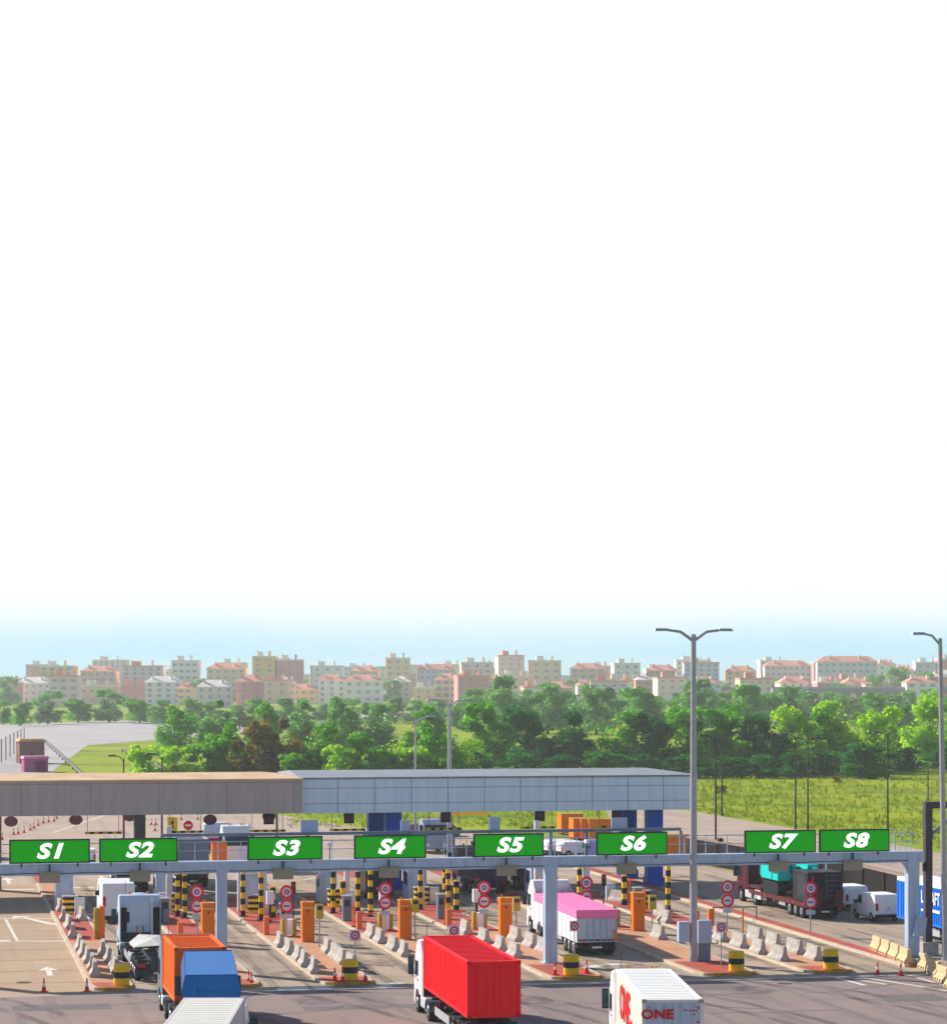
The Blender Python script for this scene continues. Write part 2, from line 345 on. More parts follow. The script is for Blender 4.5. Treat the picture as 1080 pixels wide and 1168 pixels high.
# ------------------------------------------------------------------ toll canopy
def canopy(name, label, x0, x1, y0, y1, z0, z1, fm, rm, step):
    t = thing(name, label, 'canopy', (0,0,0), 0, 'toll canopy sections')
    MB().bb(x0, x1, y0+.3, y1-.3, z0+.1, z0+.4).build('soffit', SOFFIT, t)
    f = MB(); f.bb(x0, x1, y0, y0+.3, z0, z1); f.bb(x0, x1, y1-.3, y1, z0, z1); f.bb(x1-.3, x1, y0+.3, y1-.3, z0, z1); f.bb(x0, x0+.3, y0+.3, y1-.3, z0, z1)
    f.build('fascia', fm, t)
    s = MB(); x = x0+step
    while x < x1-.5: s.bb(x-.025, x+.025, y0-.012, y0+.01, z0+.02, z1-.02); x += step
    for z in ((z0+.75, z1-.7) if 'grey' in label else (z1-.15,)): s.bb(x0+.05, x1-.05, y0-.010, y0+.008, z-.02, z+.02)
    s.build('panel_joints', mat('joint_'+name, tuple(int(c*.9) for c in ((156,144,140) if 'taupe' in label else (180,192,212))), .7), t)
    r = MB(); zr = z1+.18
    r.add([(x0-.1,y0-.1,z1),(x1+.1,y0-.1,z1),(x1+.1,y1+.1,z1),(x0-.1,y1+.1,z1),(x0-.1,y0-.1,z1+.15),(x1+.1,y0-.1,z1+.15),(x1+.1,y1+.1,z1+.15),(x0-.1,y1+.1,z1+.15),(x0,(y0+y1)/2,z1+.5),(x1-2.5,(y0+y1)/2,z1+.5)],
          [(3,2,1,0),(0,1,5,4),(1,2,6,5),(2,3,7,6),(3,0,4,7),(4,5,9,8),(5,6,9),(6,7,8,9),(7,4,8)])
    r.build('roof', rm, t); return t
c1 = canopy('toll_canopy', 'taupe fronted canopy section with cream roof over the left lanes', -60, -7.35, 52.2, 62.5, 6.3, 8.85, CAN_BROWN, CAN_ROOF, 5.2)
c2 = canopy('toll_canopy', 'pale blue grey panelled canopy section over the right lanes', -7.3, 24.8, 53.6, 66.5, 6.2, 8.85, CAN_BLUE, CAN_ROOF2, 2.93)
n = 0
for x, y, w in ((.34,55.6,1.25),(.38,63.6,1.4),(21.65,55.2,1.25),(21.7,63.4,1.25)):
    p = MB(); p.box((x,y,3.1),(w,1.1,6.2)); p.box((x,y,.35),(w+.2,1.3,.7))
    o = p.build('canopy_pillar', BLUE_PIL)
    tag(o, ['blue pillar under the canopy behind sign S4, nearer one','blue pillar under the canopy behind sign S4, farther one','blue pillar by the right end of the canopy, nearer one','blue pillar by the right end of the canopy, farther one'][n], 'pillar', 'blue canopy pillars'); n += 1
for i, x in enumerate((-48,-30.5,-19.2)):
    p = MB(); p.box((x,61,3.1),(.9,.9,6.3)); tag(p.build('canopy_pillar', SOFFIT), ['dark square canopy pillar beyond the left edge','dark square canopy pillar left of lane S2','dark square canopy pillar behind sign S3 island'][i], 'pillar', 'dark canopy pillars')

# ------------------------------------------------------------------ island furniture
def mk_barrier():
    o = MB(); o.extr([(-.31,0),(.31,0),(.31,.14),(.15,.36),(.1,.86),(-.1,.86),(-.15,.36),(-.31,.14)], 'y', -1.05, 1.05)
    ob = o.build('concrete_barrier', CONCRETE, bevel=.025); return tag(ob, '', 'barrier', 'concrete barrier blocks on the islands')
barrier = Maker(mk_barrier)
rows = [('in the left row of the S1 island', -26.5, [40.4,33,27.1,21.1,13,9.4,5.95,2,-1.2]), ('in the right row of the S1 island', -25.3, [41.5,38.3,32.9,9.9,6.2,2.4,.1]),
 ('in the left row of the S3 island', -14.25, [12.7,8.4,4.65,1.5,-2]), ('in the right row of the S3 island', -11.95, [8.4,4.9,2.4,-.6]),
 ('in the left row of the S4 island', -7.75, [16.9,13.7,9.1,5.8]), ('in the left row of the S5 island', -1.4, [18.3,12.5,7.75,3.7]), ('in the right row of the S5 island', .9, [13.2,9.2,5.8]),
 ('in the left row of the S7 island', 13.55, [23.1,13.5,10.3,6.5,2.8,-1.1]), ('in the right row of the S7 island', 15.75, [10.2,6.3,2.3,-1.3])]
for nm, x, ys in rows:
    for i, y in enumerate(sorted(ys)):
        barrier('concrete barrier block %s, %s from the front' % (nm, ORD[i]), (x+rnd.uniform(-.08,.08), y, .158), R(rnd.uniform(-4,4)))
for i, (x, y, a) in enumerate(((15.1,43.8,20),(14.5,39.2,20),(10.05,12.5,0),(14.4,27.5,8))):
    barrier(['concrete barrier block tilted beside the grey booth right of the pink truck','second concrete barrier block beside the grey booth right of the pink truck','lone concrete barrier block on the S6 island beside the tall grey mast','concrete barrier block farthest back in the lane S7 row'][i], (x, y, .158), R(a))

def mk_cream():
    t = thing('cream_barrier', '', 'barrier', group='cream barriers at the right edge')
    MB().extr([(-.34,0),(.34,0),(.3,.2),(.14,.45),(.11,.85),(-.11,.85),(-.14,.45),(-.3,.2)], 'y', -1.02, 1.02).build('block', CREAM, t, bevel=.03)
    for y in (-.7,-.25,.25,.7): MB().box((-.325,y,.1),(.04,.17,.11)).build('drain_hole', DARK_STEEL, t)
    return t
cream = Maker(mk_cream)
for i in range(4): cream('cream barrier in the row behind the last gantry post, %s from the front' % ORD[i], (20.4+.25*i, -4.0+2.2*i, .152), R(-8))
for i in range(4): cream('cream barrier in the front row at the right edge, %s from the front' % ORD[i], (*(at(1055,1105).lerp(at(1088,1128), i/3)).xy, .012), R(-6))

def mk_drum():
    t = thing('yellow_drum', '', 'drum', group='yellow drums on the island noses')
    MB().lathe((0,0,0), [(.42,0),(.44,.04),(.44,.4),(.42,.41)]).build('lower_drum', YELLOW, t)
    MB().lathe((0,0,0), [(.425,.41),(.452,.43),(.452,.72),(.43,.74)]).build('band', mat('drum_band', (34,50,60), .5), t)
    MB().lathe((0,0,0), [(.43,.74),(.445,.75),(.445,1.08),(.40,1.14),(.2,1.16)]).build('upper_drum', YELLOW, t); return t
drum = Maker(mk_drum)
for s, x, y in (('S1',-25.4,-6.3),('S3',-12.9,-6.4),('S5',-.34,-6.4),('S6',9.3,-6.5),('S7',14.9,-6.6)):
    drum('yellow drum with a black band on the nose of the %s island' % s, (x, y, .168), rnd.uniform(0,3))

def mk_cone():
    t = thing('traffic_cone', '', 'cone', group='traffic cones')
    t.scale = (.82,.82,.82)
    MB().bb(-.22,.22,-.22,.22,0,.05).build('foot', CONE_R, t)
    MB().lathe((0,0,.05), [(.16,0),(.105,.32)],12).build('body', CONE_R, t)
    MB().lathe((0,0,.37), [(.105,0),(.075,.22)],12).build('collar', WHITE, t)
    MB().lathe((0,0,.59), [(.075,0),(.035,.3),(.02,.32)],12).build('tip', CONE_R, t); return t
cone = Maker(mk_cone)
def cn(u, v, label, z=0): p = at(u, v, z); cone(label, (p.x, p.y, z+.004), rnd.uniform(0,1))
cn(50.5,1131.5,'red traffic cone on the left lane edge, farther from the yellow drum'); cn(99.5,1131.5,'red traffic cone on the left lane edge, beside the yellow drum')
cn(284,1122,'red traffic cone beside the blue truck, left one'); cn(287,1124,'red traffic cone beside the blue truck, right one')
cn(382,1119,'red cone on the S3 island nose, leftmost',.164); cn(391,1120,'red cone on the S3 island nose, just left of the drum',.164); cn(417,1119.5,'red cone on the S3 island nose, right of the drum',.164)
cn(633,1112,'red cone at the foot of the middle gantry post, left of the drum',.164); cn(669,1110,'red cone right of the yellow drum by the middle gantry post',.164)
cn(1000.5,1112,'red and white cone in front of lane S8, left one'); cn(1027,1113,'red and white cone in front of lane S8, beside the last gantry post')
for i, (u, v) in enumerate(((16,952),(21,951.5),(28,950),(35,947.5),(39,945),(44,942),(50,939),(56,938),(62,937),(65,934))):
    cn(u, v, 'small red cone in the far left row beneath the canopy, %s from the left' % ORD[i])
for i, (u, v) in enumerate(((165,935),(173,941),(178,941),(177,948),(207,935),(226,935),(3,958))):
    cn(u, v, 'small red cone scattered near the yellow board beneath the canopy, %s from the left' % ORD[i] if i < 6 else 'small red cone at the far left edge beneath the canopy')

# round prohibition signs in pairs
def annulus(mb, y, z, r0, r1, n=20, th=.02):
    vs = []
    for yy in (y, y-th):
        for r in (r0, r1):
            for i in range(n):
                t = 2*math.pi*i/n; vs.append((r*math.cos(t), yy, z+r*math.sin(t)))
    fs = []
    for i in range(n):
        j = (i+1) % n
        fs += [(2*n+i, 2*n+j, 3*n+j, 3*n+i), (i, j, n+j, n+i), (n+i, n+j, 3*n+j, 3*n+i), (i, j, 2*n+j, 2*n+i)]
    mb.add(vs, fs)
SIGN_PALE = mat('sign_face', (222,214,232), .4, var=.03); SIGN_RED = mat('sign_red', (214,24,62), .4, var=.05); SIGN_MARK = mat('sign_mark', (120,96,128), .5)
def mk_round():
    t = thing('road_sign', '', 'road sign', group='paired round signs on the islands')
    MB().tube((0,.06,0),(0,.06,3.35),.05).build('post', POLE, t)
    for z, nm in ((2.92,'speed'),(2.02,'entry')):
        d = MB().tube((0,.0,z),(0,-.02,z),.44,n=24).build('sign_disc', SIGN_PALE, t)
        a = MB(); annulus(a, -.022, z, .30, .445); a.build('red_ring', SIGN_RED, d)
        m = MB()
        if nm == 'speed': annulus(m, -.022, z, .07, .17, 14, .012)
        else: m.bb(-.2,.2,-.036,-.022,z-.06,z+.05)
        m.build('symbol', SIGN_MARK, d)
    MB().bb(-.3,.3,-.02,.0,1.2,1.5).build('plate', CABINET, t); return t
rsign = Maker(mk_round)
for s, x, y in (('beside the orange machine behind the orange truck',-18.8,19),('on the S3 island',-13.17,17.8),('on the S4 island',-6.58,18.8),('on the S5 island above the red truck',-.06,18.6),('right of the pink truck',7.44,21),('on the S7 island',15.72,16),('on the red pavement right of lane S8',20.67,13.7)):
    rsign('red ringed round sign pair %s' % s, (x, y, .16))
def mk_square():
    t = thing('square_sign', '', 'road sign', group='square signs with a red ring')
    MB().tube((0,.05,0),(0,.05,2.4),.035,n=8).build('post', POLE, t)
    d = MB().bb(-.31,.31,-.02,0,2.0,2.62).build('sign_board', mat('pinkish_board', (232,214,226), .5), t)
    a = MB(); annulus(a, -.022, 2.31, .16, .25); a.build('red_ring', SIGN_RED, d)
    a = MB(); annulus(a, -.022, 2.31, .02, .07, 10); a.build('symbol', SIGN_MARK, d); return t
sq = Maker(mk_square)
for s, x, y in (('behind the yellow drum on the S3 island',-12.35,-4.8),('on the S4 island behind the red truck',-6.4,-3.2),('on the S5 island against the pink trailer',.95,-2),('behind the yellow drum on the S6 island',9.05,-4.4)):
    sq('small square red ringed sign %s' % s, (x, y, .158))

# orange barrier machines
def mk_kiosk():
    t = thing('barrier_machine', '', 'barrier machine', group='tall orange barrier machines')
    MB().bb(-.39,.39,-.35,.35,0,2.45).build('cabinet', ORANGE, t, bevel=.03)
    MB().bb(-.42,.42,-.38,.38,2.45,2.53).build('cap', mat('orange_cap', (226,150,60), .5), t)
    m = MB(); m.bb(-.36,.36,-.37,-.352,2.1,2.2); m.build('trim_strip', mat('kiosk_trim', (232,190,120), .5), t)
    m = MB(); m.bb(-.05,.05,-.365,-.352,1.85,2.0); m.build('lock', BLACK, t)
    MB().lathe((-.2,.1,2.53), [(.06,0),(.06,.14),(.03,.17)],10).build('beacon', LAMP_O, t); return t
kiosk = Maker(mk_kiosk)
for s, x, y in (('behind the orange container truck',-18.45,15.6),('on the S3 island',-12.21,15),('on the S4 island',-5.94,15.2),('on the S5 island left of the pink truck',.67,15.5),('right of the pink truck',10.09,17.7)):
    kiosk('tall orange barrier machine %s' % s, (x, y, .158))
def mk_small():
    t = thing('small_barrier_machine', '', 'barrier machine', group='small orange machines on the S7 island')
    MB().bb(-.19,.19,-.2,.2,0,1.02).build('cabinet', ORANGE, t, bevel=.03); MB().bb(-.2,.2,-.21,.21,1.02,1.08).build('cap', OCHRE, t); return t
sm = Maker(mk_small)
sm('small orange machine on the S7 island, left of the round signs', (14.6,19.4,.158)); sm('small orange machine just behind the round signs of the S7 island', (15.95,20.5,.158))
t = thing('barrier_machine', 'ochre and orange machine left of the grey tractor unit on the S1 island', 'barrier machine', (-24.98,19.7,.158))
MB().bb(-.32,.02,-.35,.35,0,1.95).build('side_panel', OCHRE, t, bevel=.02); MB().bb(.02,.34,-.35,.35,0,2.05).build('cabinet', ORANGE, t, bevel=.02)
def mk_reader():
    t = thing('card_reader', '', 'card reader', group='card readers beside the orange machines')
    MB().tube((0,.03,0),(0,.03,2.6),.05).build('post', POLE, t)
    MB().bb(-.24,.24,-.14,.14,1.75,2.65).build('housing', mat('reader_khaki', (196,168,70), .5, var=.08), t, bevel=.03)
    MB().bb(-.16,.16,-.155,-.142,2.3,2.52).build('screen', GLASS, t); return t
reader = Maker(mk_reader)
for s, x, y in (('on the S3 island',-11.95,11.6),('on the S4 island',-5.4,14.5),('on the S5 island left of the pink truck',1.15,14.3),('on the S6 island right of the pink truck',9.95,13.6)):
    reader('khaki card reader on a post %s' % s, (x, y, .158))
def mk_cab2():
    t = thing('ticket_cabinet', '', 'ticket cabinet', group='ochre ticket cabinets')
    MB().bb(-.45,-.2,-.3,.3,0,1.15).build('left_panel', OCHRE, t, bevel=.02); MB().bb(-.2,.25,-.28,.28,.1,1.1).build('body', WHITE, t, bevel=.02); MB().bb(.25,.5,-.3,.3,0,1.12).build('right_panel', OCHRE, t, bevel=.02); return t
tc_ = Maker(mk_cab2)
for s, x, y in (('on the S3 island',-12.95,18.6),('on the S4 island',-6.2,21.2),('on the S5 island',.05,20.8),('right of the pink truck',9.2,21)):
    tc_('low ochre and white ticket cabinet %s' % s, (x, y, .158))
def mk_boom():
    t = thing('boom_barrier', '', 'boom gate', group='folded boom gates')
    MB().bb(-.17,.17,-.2,.2,0,1.15).build('housing', mat('faded_orange', (226,120,72), .6, var=.1), t, bevel=.02)
    MB().bb(.17,1.15,-.05,.05,.95,1.06).build('arm', mat('boom_red', (222,100,72), .6), t); MB().bb(1.06,1.14,-.04,.04,0,.95).build('rest', CONCRETE, t); return t
boom = Maker(mk_boom)
for s, x, y in (('on the S2 island',-20.0,17.5),('on the S3 island',-14.2,20),('on the S4 island',-7.7,22.5),('on the S5 island',-1.55,23)):
    boom('low faded orange boom gate %s' % s, (x, y, .158))

# striped posts and thin pillars by the booths
def mk_striped(h=3.3, w=.3):
    def f():
        t = thing('striped_post', '', 'post', group='yellow and black striped posts')
        a = MB(); k = 0; z = 0
        while z < h-.01:
            zz = min(h, z+.42); a.mi(k % 2); a.bb(-w/2+(k % 2)*.003, w/2-(k % 2)*.003, -w/2, w/2, z, zz); z = zz; k += 1
        a.build('shaft', [BLACK, YELLOW], t); MB().bb(-w/2-.12,w/2+.12,-w/2-.12,w/2+.12,.0,.06).build('base_plate', DARK_STEEL, t); return t
    return Maker(f)
sp = mk_striped(); sps = mk_striped(2.2,.34)
for f, s, x, y in ((sp,'left of the middle of the S4 island',-7.66,34.3),(sp,'left of the S3 round signs',-13.3,30),(sp,'on the S4 island, left of a close pair',-5.95,33.9),(sp,'on the S4 island, right of a close pair',-5.5,31.2),
  (sp,'on the S2 island, left of a close pair',-18.66,33.9),(sp,'on the S2 island, right of a close pair',-18.3,32.5),(sp,'at the left edge of the S3 island',-14.2,33),(sp,'at the left edge of the S5 island',-1.11,35.8),
  (sp,'in the middle of the S5 island',.04,31.3),(sp,'on the S5 island behind its orange machine',1.1,37.9),(sp,'on the S7 island in front of a blue pillar',15.9,30.8),(sp,'behind the orange machine right of the pink truck',9.95,33),
  (sps,'short, on the S4 island between taller ones',-6.76,35.5),(sps,'short, right of the middle of the S5 island',1.2,34.2),(sps,'short, left of the blue pillar near lane S7',14.2,36.5),(sps,'short, beside the left booth of the S3 island',-12.3,31.5)):
    f('yellow and black striped post %s' % s, (x, y, .158))
for i, (x, y, h) in enumerate(((-19.1,35.9,6.2),(-14.0,36.5,3.4),(-6.3,36.7,3.4),(-.6,38,3.6),(8.6,40.7,6),(10.4,32.7,3.4),(-12.6,34,3.4))):
    tag(MB().box((x,y,h/2+.16),(.36,.36,h)).build('white_pillar', mat('pillar_white', (214,216,222), .6)), 'slim pale pillar beside the striped posts, %s' % ['on the S2 island','at the left of the S3 island','on the S4 island','on the S5 island','on the island right of the pink truck','behind the orange machine right of the pink truck','on the S3 island near the white meter box'][i], 'pillar', 'slim pale pillars')
def mk_booth():
    t = thing('toll_booth', '', 'toll booth', group='grey toll booths')
    MB().bb(-.62,.62,-1.1,1.1,0,2.5).build('cabin', CABINET, t, bevel=.03)
    MB().bb(-.72,.72,-1.25,1.25,2.5,2.62).build('roof', ALU, t)
    MB().bb(-.638,-.622,-.7,.7,1.15,2.1).build('window', GLASS, t); MB().bb(.622,.638,-.7,.7,1.15,2.1).build('window', GLASS, t)
    MB().bb(-.4,.4,-1.118,-1.102,.1,2.1).build('door', STEEL, t); return t
booth = Maker(mk_booth)
for s, x, y in (('on the S1 island',-26.1,42.4),('on the S2 island',-18.9,43),('on the S3 island',-12.9,40),('on the S4 island left of a striped post',-6.7,44),('on the S4 and S5 boundary near the blue pillar',-.1,44),('left of the cab of the pink truck',1.0,49),('right of the pink truck',9.3,44)):
    booth('grey toll booth %s' % s, (x, y, .158))
for i, (x, y) in enumerate(((-13.0,27.5),(-5.2,27.8),(1.0,26.2))):
    t = thing('meter_box', 'small white meter box on a stand on the %s island' % ['S3','S4','S5'][i], 'meter box', (x,y,.158), 0, 'white meter boxes')
    MB().bb(-.25,.25,-.2,.2,1.3,2.2).build('box', WHITE, t, bevel=.02); MB().bb(-.08,.08,-.08,.08,0,1.3).build('stand', DARK_STEEL, t)

# ------------------------------------------------------------------ poles and lamps
def lamp_column(name, label, x, y, h, r, m, arm=1.8, lean=0, heads=2, group=None, ang=0):
    t = thing(name, label, 'lamp post', (x,y,0), ang, group)
    p = MB(); p.tube((0,0,0),(lean,0,h),r,r*.62,12); p.tube((0,0,.0),(0,0,.5),r*1.35,r*1.2,12); p.build('pole', m, t)
    for k in range(heads):
        s = -1 if k == 0 else 1
        a = MB(); a.tube((lean,0,h-.4),(lean+s*arm*.5,0,h+.15),r*.4,r*.35,8); a.tube((lean+s*arm*.5,0,h+.15),(lean+s*arm,0,h+.25),r*.35,r*.3,8); a.build('arm', m, t)
        MB().box((lean+s*(arm+.35),0,h+.27),(.9,.34,.16),0,(.8,.7)).build('lamp_head', m, t)
    return t
t = lamp_column('lamp_post', 'tall grey lamp mast on the S6 island with grey cabinets at its foot', 8.4, -.95, 19.4, .24, POLE, 1.6)
MB().bb(-.95,-.3,-.2,.25,1.3,2.5).build('cabinet', CABINET, t, bevel=.03); MB().bb(.3,1.1,-.1,.35,1.2,2.55).build('cabinet', CABINET, t, bevel=.03)
MB().bb(.3,1.05,0,.3,.16,1.2).build('stand', STEEL_D, t)
lamp_column('lamp_post', 'tall slightly leaning grey lamp mast right of the last gantry post', 23.7, -2.0, 19.2, .2, POLE, 1.0, -.35, 1)
lamp_column('lamp_post', 'tall grey lamp mast behind the canopy between signs S4 and S5', 10.3, 82.8, 14.5, .24, POLE, 1.3)
lamp_column('lamp_post', 'thin grey lamp mast behind the canopy above sign S4', 7.4, 84, 13, .14, POLE, 1.1)
for i, (u, v, h, s) in enumerate(((816,975,11,'leftmost'),(823,930,9,'second from the left'),(907,946,10.2,'left of a pair above the S7 sign'),(921,946,9.8,'right of a pair above the S7 sign'),(1012,948,10.5,'between sign S8 and the meadow bush'),(1058,914,5,'short, at the far right of the meadow'))):
    p = at(u, v); lamp_column('thin_lamp_post', 'thin dark lamp post along the ramp road, %s' % s, p.x, p.y, h, .11 if h > 6 else .09, DARK_STEEL, .9, 0, 1 if i != 3 else 2, 'thin dark lamp posts by the ramp road', ang=0)
for i, (u, v) in enumerate(((141.5,962),(316,955),(185,958))):
    p = at(u, v); lamp_column('thin_lamp_post', 'thin dark lamp post beneath the canopy, %s' % ['above the S2 sign','above the S3 sign','by the yellow board'][i], p.x, p.y, 8.6, .12, DARK_STEEL, .8, 0, 1, 'thin dark lamp posts behind the canopy')
# dark portal frame at the right edge
t = thing('portal_frame', 'dark steel portal frame with a diagonal brace at the right edge', 'portal frame', (23.72,.9,0))
MB().bb(-.22,.22,-.22,.22,0,9.3).build('post', DARK_STEEL, t); MB().bb(.223,7,-.2,.2,8.9,9.3).build('crossbeam', DARK_STEEL, t)
MB().tube((.2,0,7.3),(2.3,0,8.95),.1).build('brace', STEEL_D, t); MB().bb(-.5,.5,-.5,.5,0,.8).build('footing', CONCRETE, t); MB().bb(6.6,7,-.2,.2,0,8.897).build('post', DARK_STEEL, t)
MB().lathe((-.3,-.3,5.1), [(.05,0),(.16,.05),(.16,.5),(.08,.6)],10).build('loudspeaker', BLACK, t)
# round hanging discs under the far edge of the canopy
for i, (u, vv) in enumerate(((13,937),(87,935),(148,931),(240,935),(307,931))):
    D = 213.0; z = CAMH-(vv-HOR)*D/FPX; p = atD(u, D)
    t = thing('hanging_disc_sign', 'dark round lane disc hanging under the canopy, %s from the left' % ORD[i], 'hanging sign', (p.x, p.y, z), 0, 'dark discs under the canopy')
    a = MB(); a.tube((0,0,0),(0,.1,0),.5,n=20); a.v = [(x*1.1, y, zz*.85) for x, y, zz in a.v]; a.build('disc', mat('disc_plum', (96,66,80), .7), t)
    MB().tube((0,.15,0),(0,.15,6.3-z+.1 if z < 6.2 else .2),.04,n=6).build('hanger', DARK_STEEL, t)

# ------------------------------------------------------------------ retaining wall along the ramp road
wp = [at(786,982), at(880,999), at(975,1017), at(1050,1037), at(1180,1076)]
t = thing('retaining_wall', 'long retaining wall, coloured dark as shade under the ramp road at the right', 'wall')
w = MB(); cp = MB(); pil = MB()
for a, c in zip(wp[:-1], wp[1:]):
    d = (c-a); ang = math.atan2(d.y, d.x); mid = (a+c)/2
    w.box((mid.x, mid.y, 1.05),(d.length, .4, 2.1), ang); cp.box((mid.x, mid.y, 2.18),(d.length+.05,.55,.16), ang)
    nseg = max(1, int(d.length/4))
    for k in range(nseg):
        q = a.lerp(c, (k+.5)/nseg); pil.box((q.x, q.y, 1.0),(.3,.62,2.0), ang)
w.build('wall_body', WALL_SHADE, t); cp.build('coping', mat('coping', (150,130,118), .9), t); pil.build('pilasters', mat('pilaster_void_shade', (46,38,42), .9), t)  # body and pilasters carry the void's shade in their colour

# ------------------------------------------------------------------ vehicles
def mk_wheel(r=.5, w=.32):
    ty = MB(); ty.tube((-w/2,0,0),(w/2,0,0),r,n=20); ty.tube((-w/2-.01,0,0),(-w/2,0,0),r*.9,n=20); ty.tube((w/2,0,0),(w/2+.01,0,0),r*.9,n=20)
    rm = MB(); 
    rm.lathe((0,0,0), [(r*.16,-w/2-.07),(r*.2,-w/2-.03),(r*.5,-w/2-.03),(r*.56,-w/2+.0),(r*.56,w/2-.0),(r*.5,w/2+.03),(r*.2,w/2+.03),(r*.16,w/2+.07)], 16); rm.v = [(z,y,x) for x,y,z in rm.v]
    return ty, rm
WH = {}
def wheel(parent, x, y, r=.5, w=.32, m=None):
    k = (r, w)
    if k not in WH:
        ty, rm = mk_wheel(r, w); o = ty.build('wheel', TYRE, parent, (x,y,r)); q = rm.build('rim', m or RIM, o); WH[k] = (o.data, q.data)
    else:
        o = bpy.data.objects.new('wheel', WH[k][0]); COL.objects.link(o); o.parent = parent; o.location = (x,y,r)
        q = bpy.data.objects.new('rim', WH[k][1]); COL.objects.link(q); q.parent = o
def corr_plan(w, y0, y1, amp=.05, pitch=.36):
    pts = []; n = int((y1-y0-.3)/pitch); s0 = y0+.15
    L = [(-w/2, y0), (-w/2, y0+.12)]
    for i in range(n):
        y = s0+i*pitch; L += [(-w/2, y), (-w/2+amp, y+.07), (-w/2+amp, y+.14), (-w/2, y+.21)]
    L += [(-w/2, y1-.1), (-w/2, y1)]
    return L+[(-x, y) for x, y in reversed(L)]
def container(parent, col, colname, L, y0, z0, z1, w=2.44, rear=None, doors=True, bars=True, roofcol=None):
    m = mat('paint_'+colname, col, .5, var=.09, scale=1.3, stretch=(2,2,.3)); mr = mat('paint_%s_rear' % colname, rear, .5, var=.05, scale=.8) if rear else m
    c = MB(); c.extr(corr_plan(w-.05, y0+.06, y0+L-.05), 'z', z0+.1, z1-.06)
    o = c.build('container', m, parent)
    f = MB()
    for sx in (-1,1):
        x = sx*(w/2-.055)
        for y in (y0+.06, y0+L-.06): f.bb(x-.075, x+.075, y-.085, y+.085, z0, z1)
        f.bb(x-.07, x+.07, y0+.147, y0+L-.147, z0, z0+.15); f.bb(x-.065, x+.065, y0+.147, y0+L-.147, z1-.1, z1)
    for y in (y0+.06, y0+L-.06): f.bb(-w/2+.13, w/2-.13, y-.07, y+.07, z0, z0+.14); f.bb(-w/2+.13, w/2-.13, y-.075, y+.075, z1-.12, z1)
    f.build('frame', m, o)
    cm = mat('casting_'+colname, tuple(int(q*.62)+20 for q in col), .6, .2)
    for sx in (-1,1):
        for y in (y0+.02, y0+L-.02):
            for z in (z0+.06, z1-.06): MB().box((sx*(w/2-.07), y, z+(.004 if z > z0+1 else -.004)), (.19,.19,.14)).build('corner_casting', cm, o)
    for q in (-.95,-.32,.32,.95):
        if doors: MB().bb(q-.06, q+.06, y0-.03, y0-.004, z1-.32, z1-.27).build('hinge', cm, o)
    rr = MB(); y = y0+.5
    while y < y0+L-.4: rr.bb(-w/2+.2, w/2-.2, y-.06, y+.06, z1-.07, z1-(.025 if not roofcol else -.004)); y += .55
    rr = rr.build('roof_ribs', mat('roof_'+colname, roofcol, .55, var=.05) if roofcol else m, o)
    if roofcol:
        MB().bb(-w/2+.08, w/2-.08, y0+.1, y0+L-.1, z1-.055, z1-.01).build('roof', mat('roof_'+colname, roofcol, .55, var=.05), o)
    if doors:
        for sx in (-1,1):
            x0, x1 = (-w/2+.14, -.012) if sx < 0 else (.012, w/2-.14)
            d = MB(); d.bb(x0, x1, y0-.0, y0+.055, z0+.15, z1-.13); d = d.build('door', mr, o)
            lb = MB()
            for q in (.3, .72):
                x = x0+(x1-x0)*q; lb.tube((x, y0-.035, z0+.1),(x, y0-.035, z1-.1),.022,n=6)
                lb.bb(x-.02, x+.16, y0-.05, y0-.028, z0+1.05, z0+1.1)
            if bars: lb.build('locking_bars', ALU if bars == 'alu' else mr, d)
    return o
